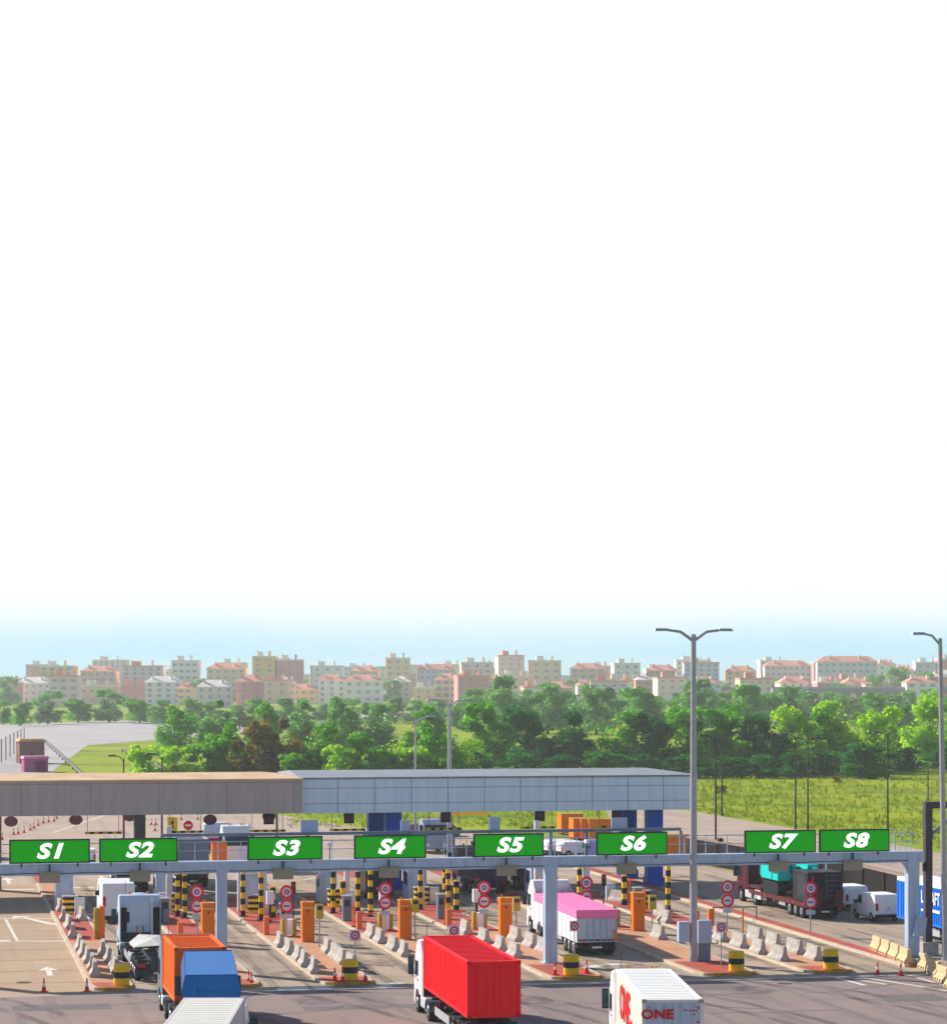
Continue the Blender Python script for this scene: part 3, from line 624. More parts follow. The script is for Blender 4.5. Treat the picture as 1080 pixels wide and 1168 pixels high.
def trailer_chassis(parent, L, axles, y0=0, z=1.25, w=2.45, gear=True):
    c = MB()
    for sx in (-.45,.45): c.bb(sx-.08, sx+.08, y0+.1, y0+L-.2, z-.38, z-.02)
    y = y0+.5
    while y < L+y0-.3: c.bb(-1.15, 1.15, y-.05, y+.05, z-.15, z-.02); y += 1.9
    for ya in axles: c.tube((-1.0,ya,.5),(1.0,ya,.5),.08,n=8); c.bb(-.45,.45,ya-.08,ya+.08,.5,.9)
    if gear:
        for sx in (-.8,.8): c.bb(sx-.08,sx+.08,y0+L-2.9,y0+L-2.7,.25,z-.15); c.bb(sx-.15,sx+.15,y0+L-3.0,y0+L-2.6,.2,.26)
    c.build('chassis', CHAS, parent)
    b = MB(); b.bb(-1.2,1.2,y0-.02,y0+.1,.5,.62); b.bb(-1.15,1.15,y0+.0,y0+.08,.85,1.05); b.build('rear_bumper', CHAS, parent)
    for sx in (-1,1): MB().bb(sx*.95-.22, sx*.95+.22, y0-.04, y0-.002, .86, 1.03).build('tail_lamp', LAMP_R, parent)
    MB().bb(-.3,.3,y0-.035,y0-.022,.5,.62).build('number_plate', PLATE, parent)
    for sx in (-1,1): MB().bb(sx*1.2-.02, sx*1.2+.02, max(axles)+1.0, y0+L-3.4, .55, .95).build('side_guard', ALU, parent)
    for sx in (-1,1):
        MB().bb(sx*.98-.25, sx*.98+.25, min(axles)-.72, min(axles)-.69, .22, .82).build('mud_flap', BLACK, parent)
        MB().bb(sx*1.19-.02, sx*1.19+.02, y0+.3, y0+.36, z-.3, z-.2).build('side_marker', LAMP_O, parent)
        for ya in axles: MB().extr([(ya-.5,1.03),(ya-.34,1.09),(ya+.34,1.09),(ya+.5,1.03),(ya+.5,1.0),(ya-.5,1.0)] if z > 1.15 else [(ya-.3,z-.13),(ya+.3,z-.13),(ya+.3,z-.1),(ya-.3,z-.1)], 'x', sx*1.02-.2, sx*1.02+.2).build('axle_guard', CHAS, parent)
    for ya in axles:
        for sx in (-1,1): wheel(parent, sx*1.06, ya)
def tractor(parent, y, col, colname, H=3.65, fair=True, tank=(215,220,226), roof_h=.0):
    """tractor unit; y = rear face of the cab. Cab spans y..y+2.3"""
    m = mat('cab_'+colname, col, .35, var=.04)
    c = MB(); c.extr([(y,.95),(y,H-.45),(y+.25,H-.05),(y+.7,H),(y+1.35,H-.12),(y+2.05,2.75),(y+2.3,1.75),(y+2.34,.5),(y+2.1,.38),(y+1.95,.38),(y+1.9,.9),(y+1.7,1.15),(y+.95,1.15),(y+.75,.95)], 'x', -1.22, 1.22)
    cab = c.build('cab', m, parent, bevel=.06)
    MB().extr([(y+2.08,2.72),(y+2.31,1.8),(y+2.335,1.8),(y+2.105,2.74)], 'x', -1.05, 1.05).build('windscreen', GLASS, cab)
    for sx in (-1,1):
        MB().extr([(y+1.05,1.85),(y+1.05,2.6),(y+1.8,2.6),(y+2.08,1.85)], 'x', sx*1.222, sx*1.236).build('side_window', GLASS, cab)
        MB().bb(sx*1.222-.01, sx*1.222+.01, y+.9, y+.925, 1.2, 2.8).build('door_seam', CHAS, cab)
        MB().bb(sx*1.232-.012, sx*1.232+.012, y+1.0, y+1.2, 1.62, 1.68).build('door_handle', BLACK, cab)
        MB().bb(sx*.9-.25, sx*.9+.25, y+2.31, y+2.37, .72, .95).build('headlight', LAMP_W, cab)
        r = MB(); r.bb(sx*1.42-.15, sx*1.42+.15, y+1.98, y+2.12, 1.85, 2.75); r = r.build('mirror', BLACK, cab, bevel=.04)
        MB().bb(sx*1.42-.12, sx*1.42+.12, y+1.965, y+1.979, 1.92, 2.68).build('mirror_glass', GLASS_T, r)
        if fair:
            MB().extr([(y-.55,1.0),(y-.5,H-.6),(y-.003,H-.35),(y-.003,1.0)], 'x', sx*1.2-.025, sx*1.2+.025).build('side_fairing', mat('fairing_'+colname, tuple(int(v*.8) for v in col), .45), cab)
    MB().bb(-1.0,-.62,y-.02,y+.0,2.1,2.75).build('rear_window', GLASS, cab)
    dk = MB(); dk.bb(-1.15,1.15,y-.06,y-.004,.95,1.5); dk.build('rear_panel', CHAS, cab)
    ch = MB()
    for sx in (-.42,.42): ch.bb(sx-.07, sx+.07, y-3.3, y+1.9, .7, .95)
    ch.bb(-.5,.5,y-2.6,y-1.6,.955,1.15); ch.bb(-.3,.3,y-.5,y-.1,.95,1.25); ch.tube((-.95,y+1.35,.5),(.95,y+1.35,.5),.09); ch.tube((-.95,y-2.1,.5),(.95,y-2.1,.5),.1)
    ch.build('tractor_frame', CHAS, parent)
    for q, m_ in ((-.18,REDP),(0,YELLOW),(.18,mat('hose_blue', (30,80,190), .5))):
        hz_ = MB(); pp = [(q, y-.07, 1.9), (q*1.3, y-.5, 1.45), (q*1.2, y-.95, 1.35), (q, y-1.3, 1.5)]
        for a_, b_ in zip(pp[:-1], pp[1:]): hz_.tube(a_, b_, .03, n=6)
        hz_.build('air_hose', m_, parent)
    MB().bb(-.62,.62,y-1.5,y-.6,.96,1.0).build('catwalk', ALU, parent)
    MB().tube((.72,y-.12,1.2),(.72,y-.12,H-.2),.07,n=10).build('exhaust_stack', ALU, parent)
    for sx in (-.55,.55): MB().lathe((sx,y+.9,H-.03),[(.07,0),(.07,.14),(.03,.18)],10).build('beacon', LAMP_O, cab)
    MB().tube((-.8,y+1.0,H-.1),(-.8,y+.8,H+.75),.014,n=5).build('aerial', BLACK, cab)
    for sx in (-1,1): MB().bb(sx*.85-.2, sx*.85+.2, y-3.32, y-3.28, .72, .9).build('tail_lamp', LAMP_R, parent)
    tk = mat('tank_'+colname, tank, .35, .3)
    for sx in (-1,1):
        f = MB(); f.bb(sx*.95-.28, sx*.95+.28, y-1.25, y+.35, .42, 1.0); f.build('fuel_tank', tk, parent, bevel=.1)
        g = MB()
        for k in range(7):
            t0 = math.pi*(k/7); t1 = math.pi*((k+1)/7)
            p = [( -2.1+y+.62*math.cos(t), .5+.62*math.sin(t)) for t in (t0, t1)]; q = [( -2.1+y+.58*math.cos(t), .5+.58*math.sin(t)) for t in (t1, t0)]
            g.extr([p[0], p[1], q[0], q[1]], 'x', sx*1.0-.3, sx*1.0+.28)
        g.build('mudguard', mat('mudguard', (120,126,134), .6), parent)
        wheel(parent, sx*1.04, y+1.33, .5, .32); wheel(parent, sx*.98, y-2.1, .5, .5)
    return cab
GREYCAB = (128,138,150)
# T1 grey tractor with an empty skeletal trailer, lane S2
t = thing('skeletal_truck', 'grey tractor unit pulling an empty container chassis in lane S2', 'truck', (-23.2,-4.2,0))
trailer_chassis(t, 13.2, [1.5,2.8,4.1]); cab = tractor(t, 13.5, (196,210,228), 'bluegrey', 3.75, tank=(200,205,212))
a = MB(); a.lathe((0,14.4,3.6), [(.75,0),(.7,.12),(.35,.2)], 18); a.v = [(x*.95, (yy-14.4)*.8+14.4, z) for x,yy,z in a.v]; a.build('roof_dome', MATS['cab_bluegrey'], cab)
for sx in (-1,1): MB().bb(sx*.98-.2,sx*.98+.2,13.42,13.497,1.55,3.0).build('side_gap', BLACK, cab)
cr = MB(); cr.add([(-.9,6.4,1.34),(.75,7.0,1.36),(.95,10.4,1.62),(.1,11.3,1.5),(-.35,9.8,1.75),(-1.0,8.9,1.38),(.35,8.4,1.62)],[(0,1,6),(1,2,6),(2,3,4),(4,6,2),(4,5,6),(5,0,6)])
cr.add([(-.9,6.4,1.3),(.75,7.0,1.3),(.95,10.4,1.3),(.1,11.3,1.3),(-1.0,8.9,1.3)],[(4,3,2,1,0)])
cr.build('folded_sheet', mat('pale_sheet', (208,206,200), .8, var=.15, scale=2), t)
for sx in (-1,1):
    f = MB(); f.bb(sx*1.05-.14,sx*1.05+.14,4.8,6.8,.55,1.1); f.build('tool_box', ALU, t, bevel=.04)
# white van ahead
def van(name, label, loc, rz, L=4.4, W=1.8, H=1.85, col=(240,240,242), cn_='white', group=None, rearwin=False, boxy=False):
    t = thing(name, label, 'van', loc, rz, group); m = mat('body_'+cn_, col, .3, var=.03); s = H/1.85
    pr = [(0,.35),(0,H*.62),(.1,H*.93),(.28,H),(L*.55,H),(L*.66,H*.93),(L*.80,H*.6),(L*.97,H*.5),(L,H*.36),(L,.35)] if not boxy else [(0,.35),(0,H-.1),(.12,H),(L*.8,H),(L*.88,H*.9),(L*.97,H*.55),(L,H*.42),(L,.35)]
    b = MB(); b.extr(pr, 'x', -W/2, W/2); b = b.build('body', m, t, bevel=.09)
    for sx in (-1,1):
        MB().extr([(L*.53,H*.6),(L*.55,H*.9),(L*.65,H*.88),(L*.76,H*.6)], 'x', sx*(W/2-.008), sx*(W/2+.012)).build('side_window', GLASS, b)
        MB().extr([(L*.80+.02,H*.6),(L*.66+.03,H*.92),(L*.66+.0,H*.92),(L*.80-.02,H*.6)],'x',-W/2+.15,W/2-.15) if sx < 0 else None
        MB().bb(sx*(W/2-.13)-.09, sx*(W/2-.13)+.09, -.03, .06, H*.42, H*.68).build('tail_lamp', LAMP_R, b)
        MB().bb(sx*(W/2-.25)-.18, sx*(W/2-.25)+.18, L-.05, L+.02, H*.36, H*.46).build('headlight', LAMP_W, b)
        MB().bb(sx*(W/2+.1)-.09, sx*(W/2+.1)+.09, L*.73, L*.77, H*.58, H*.7).build('mirror', BLACK, b)
        wheel(t, sx*(W/2-.11), L*.17, .33, .22); wheel(t, sx*(W/2-.11), L*.82, .33, .22)
        x0, x1 = (-W/2+.26, -.01) if sx < 0 else (.01, W/2-.26)
        d = MB().bb(x0, x1, -.022, .05, .5, H*.9).build('rear_door', m, b)
        if rearwin: MB().bb(x0+.08, x1-.08, -.035, -.024, H*.56, H*.85).build('rear_window', GLASS, d)
    MB().extr([(L*.815,H*.6),(L*.675,H*.93),(L*.66,H*.9),(L*.80,H*.58)],'x',-W/2+.13,W/2-.13).build('windscreen', GLASS, b)
    MB().bb(-W/2+.02, W/2-.02, -.08, .02, .33, .55).build('bumper', BLACK, b); MB().bb(-.26,.26,-.045,-.024,.75,.87).build('number_plate', PLATE, b)
    MB().bb(.03,.16,-.04,-.022,H*.5,H*.53).build('handle', BLACK, b)
    return t
van('delivery_van', 'white box van ahead of the grey tractor in lane S2', (-22.95,31,0), 0, 6.2, 2.2, 2.75, (238,242,246), 'white2', rearwin=False, boxy=True)
p = at(977,1040); van('panel_van', 'white panel van behind the black machine, left of two', (p.x, p.y, 0), R(4), group='white vans in the right lane')
p = at(1012,1052); van('panel_van', 'white panel van beside the blue trailer, right of two', (p.x, p.y, 0), R(2), 4.5, 1.85, 1.9, group='white vans in the right lane')
# T2 orange container truck
t = thing('container_truck', 'truck carrying a short orange container with a grey cab in lane S2', 'truck', (-22.98,-24.6,0), R(0))
container(t, (255,112,20), 'orange', 6.3, 0, 1.45, 4.02, rear=None); trailer_chassis(t, 6.6, [1.0,2.3], z=1.4, gear=False)
cab = tractor(t, 7.15, (122,134,148), 'slate', 3.6)
MB().bb(-1.23,1.23,7.0,7.14,1.0,4.0).build('headboard', mat('headboard', (128,138,148), .5), t)
# T3 blue tarpaulin truck
t = thing('tarpaulin_truck', 'blue tarpaulin covered truck behind the orange container in lane S2', 'truck', (-23.85,-37.9,0), R(-5.2))
BT = mat('blue_tarp', (0,104,176), .45, var=.05, scale=.7)
tp = MB(); tp.extr([(-1.24,1.2),(1.24,1.2),(1.24,3.55),(1.08,4.2),(-1.08,4.2),(-1.24,3.55)], 'y', 0, 10.0); tp = tp.build('tarpaulin', BT, t)
sm_ = MB()
for sx in (-1,1): sm_.extr([(sx*1.09,4.19),(sx*1.25,3.55),(sx*1.27,3.55),(sx*1.11,4.21)], 'y', -.01, 10.01)
for y in (.02,9.95): sm_.bb(-1.08,1.08,y-.03,y+.03,4.18,4.23)
sm_.build('seam', mat('blue_seam', (0,70,140), .5), tp)
fl = MB(); fl.bb(-1.1,1.1,-.03,-.003,1.25,3.5); fl.build('rear_flap', BT, tp)
hp = MB()
for y in [i*.8+.5 for i in range(12)]:
    for sx in (-1,1): hp.bb(sx*1.243-.012, sx*1.243+.012, y-.02, y+.02, 1.2, 3.5)
hp.build('straps', mat('strap_blue', (20,60,130), .6), tp)
trailer_chassis(t, 10.0, [1.4,2.7], z=1.2, gear=False); tractor(t, 10.5, (30,90,160), 'navy', 3.5)
# T4 grey roofed container at the bottom edge
t = thing('container_truck', 'pale grey roofed container truck cut off by the bottom edge behind the blue truck', 'truck', (-26.6,-55.4,0), R(-10.8))
container(t, (205,196,200), 'palegrey', 12.2, 0, 1.35, 3.92, roofcol=(226,222,210)); trailer_chassis(t, 12.4, [1.2,2.5,3.8]); tractor(t, 12.9, (236,236,236), 'white', 3.5)
# T5 red container truck
t = thing('container_truck', 'white cab truck carrying a bright red container towards lane S4', 'truck', (-10.62,-33.6,0), R(-1.2))
container(t, (255,6,30), 'red', 12.0, 0, 1.5, 4.05); trailer_chassis(t, 12.2, [1.2,2.5,3.8]); tractor(t, 12.75, (240,242,244), 'white', 3.75)
# T6 white container truck with red lettering
t = thing('container_truck', 'white cab truck with a white container lettered ONE in red', 'truck', (-6.37,-48.0,0), R(-9.2))
c = container(t, (240,234,222), 'ivory', 11.2, 0, 1.35, 3.95, rear=(196,204,218), bars='alu', roofcol=(238,236,230)); trailer_chassis(t, 11.4, [1.2,2.5,3.8]); tractor(t, 11.8, (240,242,244), 'white', 3.75)
RED_INK = mat('red_ink', (226,22,30), .5)
text_mesh('lettering', 'ONE', 2.0, RED_INK, 0, .05, .006, 1.0, 1.05, c, (-1.228, 7.0, 2.75), (R(90), 0, R(-90)))
text_mesh('lettering', '-', 2.0, RED_INK, 0, .05, .006, 1.0, 1.05, c, (-1.228, 4.4, 2.55), (R(90), 0, R(-90)))
text_mesh('lettering', 'ONE', .52, RED_INK, 0, .02, .004, 1.2, 1.0, c, (-.62, -.055, 3.35), (R(90), 0, 0))
m_ = MB()
for x0, x1, z0, z1 in ((.42,.6,3.5,3.54),(.66,1.0,3.48,3.53),(.72,.92,3.32,3.36),(1.02,1.1,3.55,3.66),(-1.1,-1.0,2.7,2.82),(.98,1.08,3.0,3.08)): m_.bb(x0,x1,-.012,-.004,z0,z1)
m_.build('door_markings', RED_INK, c)
# T7 pink topped tipper in lane S6
t = thing('tipper_truck', 'white tipper truck with a pink tarpaulin roof in lane S6', 'truck', (3.85,4.1,0), R(-1.6))
TW = mat('tipper_white', (226,230,234), .5, var=.05); PK = mat('pink_tarp', (250,124,176), .6, var=.05)
b = MB(); b.bb(-1.26,1.26,.05,12.9,.85,2.3); b = b.build('tipper_body', TW, t)
rb = MB()
for sx in (-1,1):
    for k in range(11): y = .7+k*1.18; rb.bb(sx*1.265-.02, sx*1.265+.02, y-.03, y+.03, .9, 2.25)
rb.build('ribs', TW, b)
MB().bb(-1.29,1.29,-.03,12.95,2.303,2.82).build('pink_cover', PK, b, bevel=.03)
rd = MB(); rd.bb(-1.24,1.24,.0,.048,.87,2.28); rd = rd.build('tailgate', mat('tailgate_grey', (186,194,208), .5), b)
tg = MB()
for x in (-1.2,-.6,-.2,.2,.6,1.2): tg.bb(x-.035,x+.035,-.04,-.003,.88,2.27)
tg.bb(-1.24,1.24,-.05,-.003,.86,.94); tg.build('tailgate_ribs', mat('tailgate_rib', (160,166,184), .5), rd)
MB().bb(.98,1.12,-.075,-.042,1.0,1.6).build('orange_marker', LAMP_O, rd)
trailer_chassis(t, 12.8, [1.2,2.4,3.6], z=.88, gear=False); tractor(t, 13.3, (236,240,244), 'white', 3.6)
# blue container trailer at the right edge
p = at(1021,1066)
t = thing('container_trailer', 'blue container trailer with white lettering and a white top rail at the right edge', 'trailer', (p.x+1.25, p.y-12.4, 0), R(0))
c = container(t, (4,118,224), 'blue', 12.2, 0, 1.15, 3.6, roofcol=(236,238,240)); trailer_chassis(t, 12.4, [1.2,2.5,3.8])
MB().bb(-1.235,1.235,.02,12.18,3.602,3.85).build('white_rail', WHITE, c)
for ch, y in (('L',7.75),('AFT',5.5),('C',3.6)): text_mesh('lettering', ch, 1.1, WHITE, 0, .03, .005, .72, 1.05, c, (-1.232, y, 2.85), (R(90),0,R(-90)))
m_ = MB()
for y0, y1, z0, z1 in ((4.8,6.2,2.02,2.2),(3.2,4.1,2.02,2.2),(7.6,7.9,1.95,2.1),(10.2,10.35,1.5,2.1),(9.6,9.7,1.5,1.75)): m_.bb(-1.232,-1.225,y0,y1,z0,z1)
m_.build('side_markings', WHITE, c)
t = thing('crash_barrier', 'white double rail crash barrier beneath the blue trailer', 'crash barrier', (0,0,0))
q0, q1 = at(1052,1060), at(1120,1078)
for z in (.55,.95): MB().tube((q0.x,q0.y,z),(q1.x,q1.y,z),.08,n=8).build('rail', ALU, t)
for k in range(5): q = q0.lerp(q1, k/4); MB().bb(q.x-.06,q.x+.06,q.y+.085,q.y+.2,0,1.05).build('post', STEEL_D, t)

# flatbed lorry carrying machines
FX, FY = 25.3, 24.0
MAROON = mat('maroon_deck', (84,42,46), .6, var=.2, scale=1.5); TEAL = mat('teal_paint', (0,206,194), .4, var=.06)
t = thing('flatbed_truck', 'dark maroon flatbed lorry with a dark red cab right of lane S8', 'truck', (FX,FY,0), 0)
d = MB(); d.bb(-1.3,1.3,0,10.6,.95,1.15); d.bb(-1.3,1.3,10.6,13.4,1.25,1.45); d.bb(-1.3,1.3,10.55,10.6,.95,1.45); d.build('deck', MAROON, t)
sd = MB()
for sx in (-1,1):
    sd.bb(sx*1.31-.02,sx*1.31+.02,0,13.4,.85,1.12)
    for k in range(12): sd.bb(sx*1.34-.02,sx*1.34+.02,.6+k*1.05,.72+k*1.05,.8,1.1)
sd.build('side_rail', mat('maroon_rail', (104,44,46), .6, var=.15), t)
for sx in (-1,1): MB().extr([(-.05,.95),(-.35,1.0),(-.6,2.1),(-.45,2.1),(-.05,1.2)], 'x', sx*.8-.3, sx*.8+.3).build('ramp', MAROON, t)
trailer_chassis(t, 10, [1.6,2.9,4.2], z=.93, gear=False)
MB().bb(-1.25,-.75,10.8,12.2,.5,1.15).build('tool_box', WHITE, t, bevel=.04)
tractor(t, 14.3, (92,34,44), 'redcab', 3.5)
e = thing('excavator', 'teal excavator loaded on the maroon flatbed lorry', 'excavator', (FX,FY+8.2,1.152)); e.scale = (1.1,1.1,1.3)
for sx in (-1,1):
    MB().extr([(-1.6,.12),(-1.35,0),(1.35,0),(1.6,.12),(1.7,.42),(1.45,.7),(-1.45,.7),(-1.7,.42)], 'x', sx*.95-.27, sx*.95+.27).build('track', BLACK, e, bevel=.03)
MB().bb(-.65,.65,-1.0,1.0,.3,.75).build('undercarriage', CHAS, e)
h = MB(); h.bb(-1.2,1.2,-.2,2.1,.8,1.9); h = h.build('engine_house', TEAL, e, bevel=.08)
MB().bb(-.9,-.3,-.215,-.2,1.2,1.6).build('vent', BLACK, h)
MB().extr([(2.1,.8),(2.1,1.9),(2.5,1.75),(2.55,.95)], 'x', -1.15, 1.15).build('counterweight', mat('teal_dark', (20,120,124), .5), e, bevel=.06)
cbn = MB(); cbn.extr([(-1.35,.8),(-1.4,1.5),(-1.1,2.4),(-.21,2.4),(-.21,.8)], 'x', -1.15, -.3); cbn = cbn.build('cab', TEAL, e, bevel=.05)
MB().extr([(-1.3,1.2),(-1.05,2.25),(-.35,2.25),(-.35,1.2)], 'x', -1.17, -1.155).build('window', GLASS, cbn)
def arm_prism(pts, w0, x0, x1, nm, m):
    mb = MB(); up = []; dn = []
    for i, (y, z) in enumerate(pts):
        w = w0[i]; up.append((y, z+w)); dn.append((y, z-w))
    mb.extr(up+dn[::-1], 'x', x0, x1); return mb.build(nm, m, e, bevel=.02)
arm_prism([(-.3,1.35),(-1.6,1.8),(-2.6,2.0),(-4.4,1.65)], [.24,.32,.3,.2], -.15, .55, 'boom', TEAL)
arm_prism([(-4.2,1.7),(-5.0,1.3),(-5.6,.9)], [.22,.24,.16], .1, .42, 'stick', TEAL)
MB().extr([(-5.9,1.0),(-5.3,.9),(-4.9,.3),(-5.4,.02),(-6.0,.2)], 'x', -.2, .75).build('bucket', BLACK, e, bevel=.03)
MB().tube((.27,-1.2,1.2),(.27,-3.0,2.35),.07).build('hydraulic_ram', ALU, e)
k = thing('black_machine', 'black caged machine unit standing on the rear of the flatbed lorry', 'machine', (FX,FY+1.7,1.152))
MB().bb(-1.28,1.28,-1.6,1.6,.05,2.15).build('body', mat('machine_black', (40,38,46), .5, var=.25, scale=1.5), k, bevel=.06)
cg = MB()
for z in (.5,.85,1.2,1.55,1.9): cg.bb(.1,1.2,-1.66,-1.602,z-.04,z+.04)
for x in (.08,1.22): cg.bb(x-.04,x+.04,-1.68,-1.602,.3,2.05)
cg.build('grille', mat('grille', (84,76,88), .5), k)
MB().bb(-1.0,-.85,-1.64,-1.602,.4,1.9).build('red_strip', REDP, k); MB().bb(-1.29,-1.282,-1.0,.6,.4,1.9).build('side_panel', CHAS, k)
MB().tube((.7,.2,2.15),(.7,.2,2.8),.07).build('exhaust', ALU, k)

# ---- traffic beyond and under the canopy
def box_truck(name, label, loc, rz, col, cn_, L=7, H=3.6, cabcol=(230,232,236), cabn='white', rear=None):
    t = thing(name, label, 'truck', loc, rz); container(t, col, cn_, L, 0, 1.1, H, rear=rear); trailer_chassis(t, L, [1.3,2.6], z=1.1, gear=False); tractor(t, L+.45, cabcol, cabn, min(3.6,H)); return t
p = at(221,1013); box_truck('container_truck', 'grey container truck under the canopy behind the S2 and S3 gantry post', (p.x,p.y,0), 0, (172,180,200), 'lilacgrey', 8, 3.9)
p = atY(152,56); box_truck('container_truck', 'black truck under the canopy above the grey tractor unit', (p,56,0), 0, (52,54,60), 'black', 7, 3.3, (60,62,70), 'darkcab')
box_truck('container_truck', 'blue container truck beyond the canopy behind the S4 sign', (atY(452,79),79,0), 0, (0,74,160), 'midblue', 6, 3.5)
p = atY(433,47); van('dark_van', 'dark van under the canopy in lane S4', (p,47,0), 0, 5.2, 2.1, 2.5, (44,46,56), 'dark', boxy=True)
p = atY(555,50); box_truck('container_truck', 'dark plum container truck under the canopy in lane S5', (p,48,0), 0, (62,52,72), 'plum', 7, 3.4, (80,80,92), 'plumcab')
p = at(622,1024); box_truck('container_truck', 'black container truck under the canopy ahead of the pink truck', (p.x+.6,p.y+6,0), 0, (38,40,46), 'black', 8, 2.9, (60,62,70), 'darkcab')
p = atY(273,82); t = thing('tractor_unit', 'white tractor unit beyond the canopy left of the S3 sign', 'truck', (p,86,0), R(180)); tractor(t, 0, (236,240,244), 'white', 3.6)
p = atY(497,96); t = thing('tractor_unit', 'pale tractor unit beyond the canopy right of the S4 sign', 'truck', (p,98,0), R(180)); tractor(t, 0, (150,160,176), 'pale', 3.3)
p = at(232,958); van('pickup_van', 'pale blue van parked sideways beyond the canopy', (p.x,p.y,0), R(-88), 4.2, 1.8, 1.8, (190,206,226), 'paleblue')
for i, (u, v) in enumerate(((622,976),(637,977.5),(466,955),(487,954))):
    p = at(u, v); van('white_car', 'small white car beyond the canopy, %s' % ['left of the gantry post between S5 and S6','right of the gantry post between S5 and S6','dark line of cars above the S4 sign','above and right of the S4 sign'][i], (p.x,p.y,0), R(-80), 3.8, 1.7, 1.45, (236,236,238) if i < 2 else (70,74,90), 'white' if i < 2 else 'charcoal', 'cars beyond the canopy')
p = at(250,991); t = thing('orange_kiosk', 'orange kiosk beyond the canopy left of the S3 sign', 'kiosk', (p.x,p.y,0))
MB().bb(-.65,.65,-.5,.5,0,2.3).build('cabin', ORANGE, t, bevel=.04); MB().bb(-.72,.72,-.56,.56,2.3,2.4).build('roof', OCHRE, t)
p = at(252,972); t = thing('maroon_crate', 'low maroon skip container beyond the canopy', 'skip', (p.x,p.y,0), R(-5))
MB().box((0,0,.75),(3.8,2,1.2),0,(1.05,1.1)).build('tub', mat('maroon', (128,44,84), .6), t); MB().bb(-2.02,2.02,-1.12,1.12,1.352,1.45).build('rim', mat('maroon_rim', (150,66,104), .6), t)
p = at(197,950); t = thing('warning_board', 'yellow warning board with a black figure beyond the canopy', 'sign', (p.x,p.y,0))
MB().bb(-.55,.55,-.03,.03,.25,1.7).build('board', YELLOW, t); MB().bb(-.08,.08,.035,.1,0,1.6).build('stand', DARK_STEEL, t)
f = MB(); f.lathe((0,0,0),[(.09,0),(.09,.16)],10); f.v = [(x*.9, y*.1-.04, z+1.4) for x,y,z in f.v]; f.extr([(-.2,.5),(-.05,.9),(-.25,1.1),(.05,1.35),(.2,1.1),(.05,.95),(.22,.5),(.12,.5),(.0,.8),(-.1,.5)], 'y', -.05, -.032); f.build('figure', BLACK, t)
p = at(215,958); t = thing('road_sign', 'round red and white sign on a thin pole beyond the canopy', 'road sign', (p.x,p.y,0))
MB().tube((0,.05,0),(0,.05,1.9),.04,n=8).build('post', POLE, t); MB().tube((0,0,1.5),(0,-.03,1.5),.5,n=20).build('sign_disc', REDP, t); MB().bb(-.3,.3,-.045,-.032,1.42,1.58).build('bar', WHITE, t)
for i, u in enumerate((279,284)):
    p = at(u,957); t = thing('striped_pole', 'tall red and white striped pole beyond the canopy, %s of two' % ['left','right'][i], 'pole', (p.x,p.y,0), 0, 'red and white poles')
    a = MB()
    for k in range(6): a.mi(k % 2); a.tube((0,0,k*.28),(0,0,k*.28+.28),.12+.002*(k % 2),n=8)
    a.build('shaft', [REDP, WHITE], t); MB().bb(-.3,.3,-.3,.3,-.0,.05).build('base', DARK_STEEL, t)
def mk_ob():
    t = thing('orange_container', '', 'container', group='orange containers by the verge'); MB().bb(-1.2,1.2,-1,1,.12,2.1).build('box', ORANGE, t, bevel=.05)
    MB().bb(-1.25,1.25,-1.05,1.05,2.1,2.2).build('lid', OCHRE, t)
    for sx in (-1,1): MB().bb(sx*1.0-.1,sx*1.0+.1,-.95,.95,0,.12).build('skid', DARK_STEEL, t)
    return t
ob = Maker(mk_ob)
for i, (u, v, s) in enumerate(((650,951,'tallest, leftmost'),(664,957,'second from the left'),(673,957.5,'middle'),(682,958,'fourth from the left'),(768,978,'beside the blue pillar'))):
    p = at(u, v); ob('orange container on the verge beyond the canopy, %s' % s, (p.x,p.y,0))
p0, p1 = at(515,958), at(560,958)
t = thing('height_bar', 'yellow height limit bar beyond the canopy between S4 and S5', 'height bar', (0,0,0))
MB().bb(p0.x,p1.x,p0.y-.15,p0.y+.15,2.5,2.95).build('bar', YELLOW, t)
for p in (p0, p1): MB().bb(p.x-.1,p.x+.1,p0.y-.1,p0.y+.1,0,2.498).build('post', DARK_STEEL, t)
# sheds and boxes behind
p = at(40,880); t = thing('pink_shed', 'pink metal shed beyond the canopy at the far left', 'shed', (p.x,p.y,0), R(8))
MB().bb(-2.1,2.1,-1.5,1.5,0,2.3).build('wall', mat('shed_pink', (176,74,128), .6), t); MB().extr([(-2.3,2.3),(2.3,2.3),(2.1,2.75),(-2.1,2.75)],'y',-1.7,1.7).build('roof', mat('shed_roof', (226,130,176), .6), t); MB().bb(-.1,1.7,-1.53,-1.502,.05,1.9).build('door', mat('shed_door', (130,30,84), .6), t)
p = at(43,872); t = thing('brown_hut', 'brown hut with a tan roof behind the pink shed', 'hut', (p.x-1,p.y+9,0), R(8))
MB().bb(-2.4,2.4,-2,2,0,4.2).build('wall', mat('hut_wall', (134,92,84), .7), t); MB().extr([(-2.7,4.2),(2.7,4.2),(2.2,4.7),(-2.2,4.7)],'y',-2.2,2.2).build('roof', mat('hut_roof', (206,152,112), .7), t); MB().bb(-.5,.5,-2.03,-2.002,0,2).build('door', mat('hut_door', (92,62,60), .7), t)
p = at(590,872); t = thing('site_cabin', 'pale grey site cabin with dark windows behind the canopy roof', 'site cabin', (p.x,p.y,0), R(-4))
MB().bb(-4.4,4.4,-1.4,1.4,.2,2.9).build('wall', mat('cabin_wall', (190,184,206), .6), t); MB().bb(-4.5,4.5,-1.5,1.5,2.9,3.1).build('roof', ALU, t)
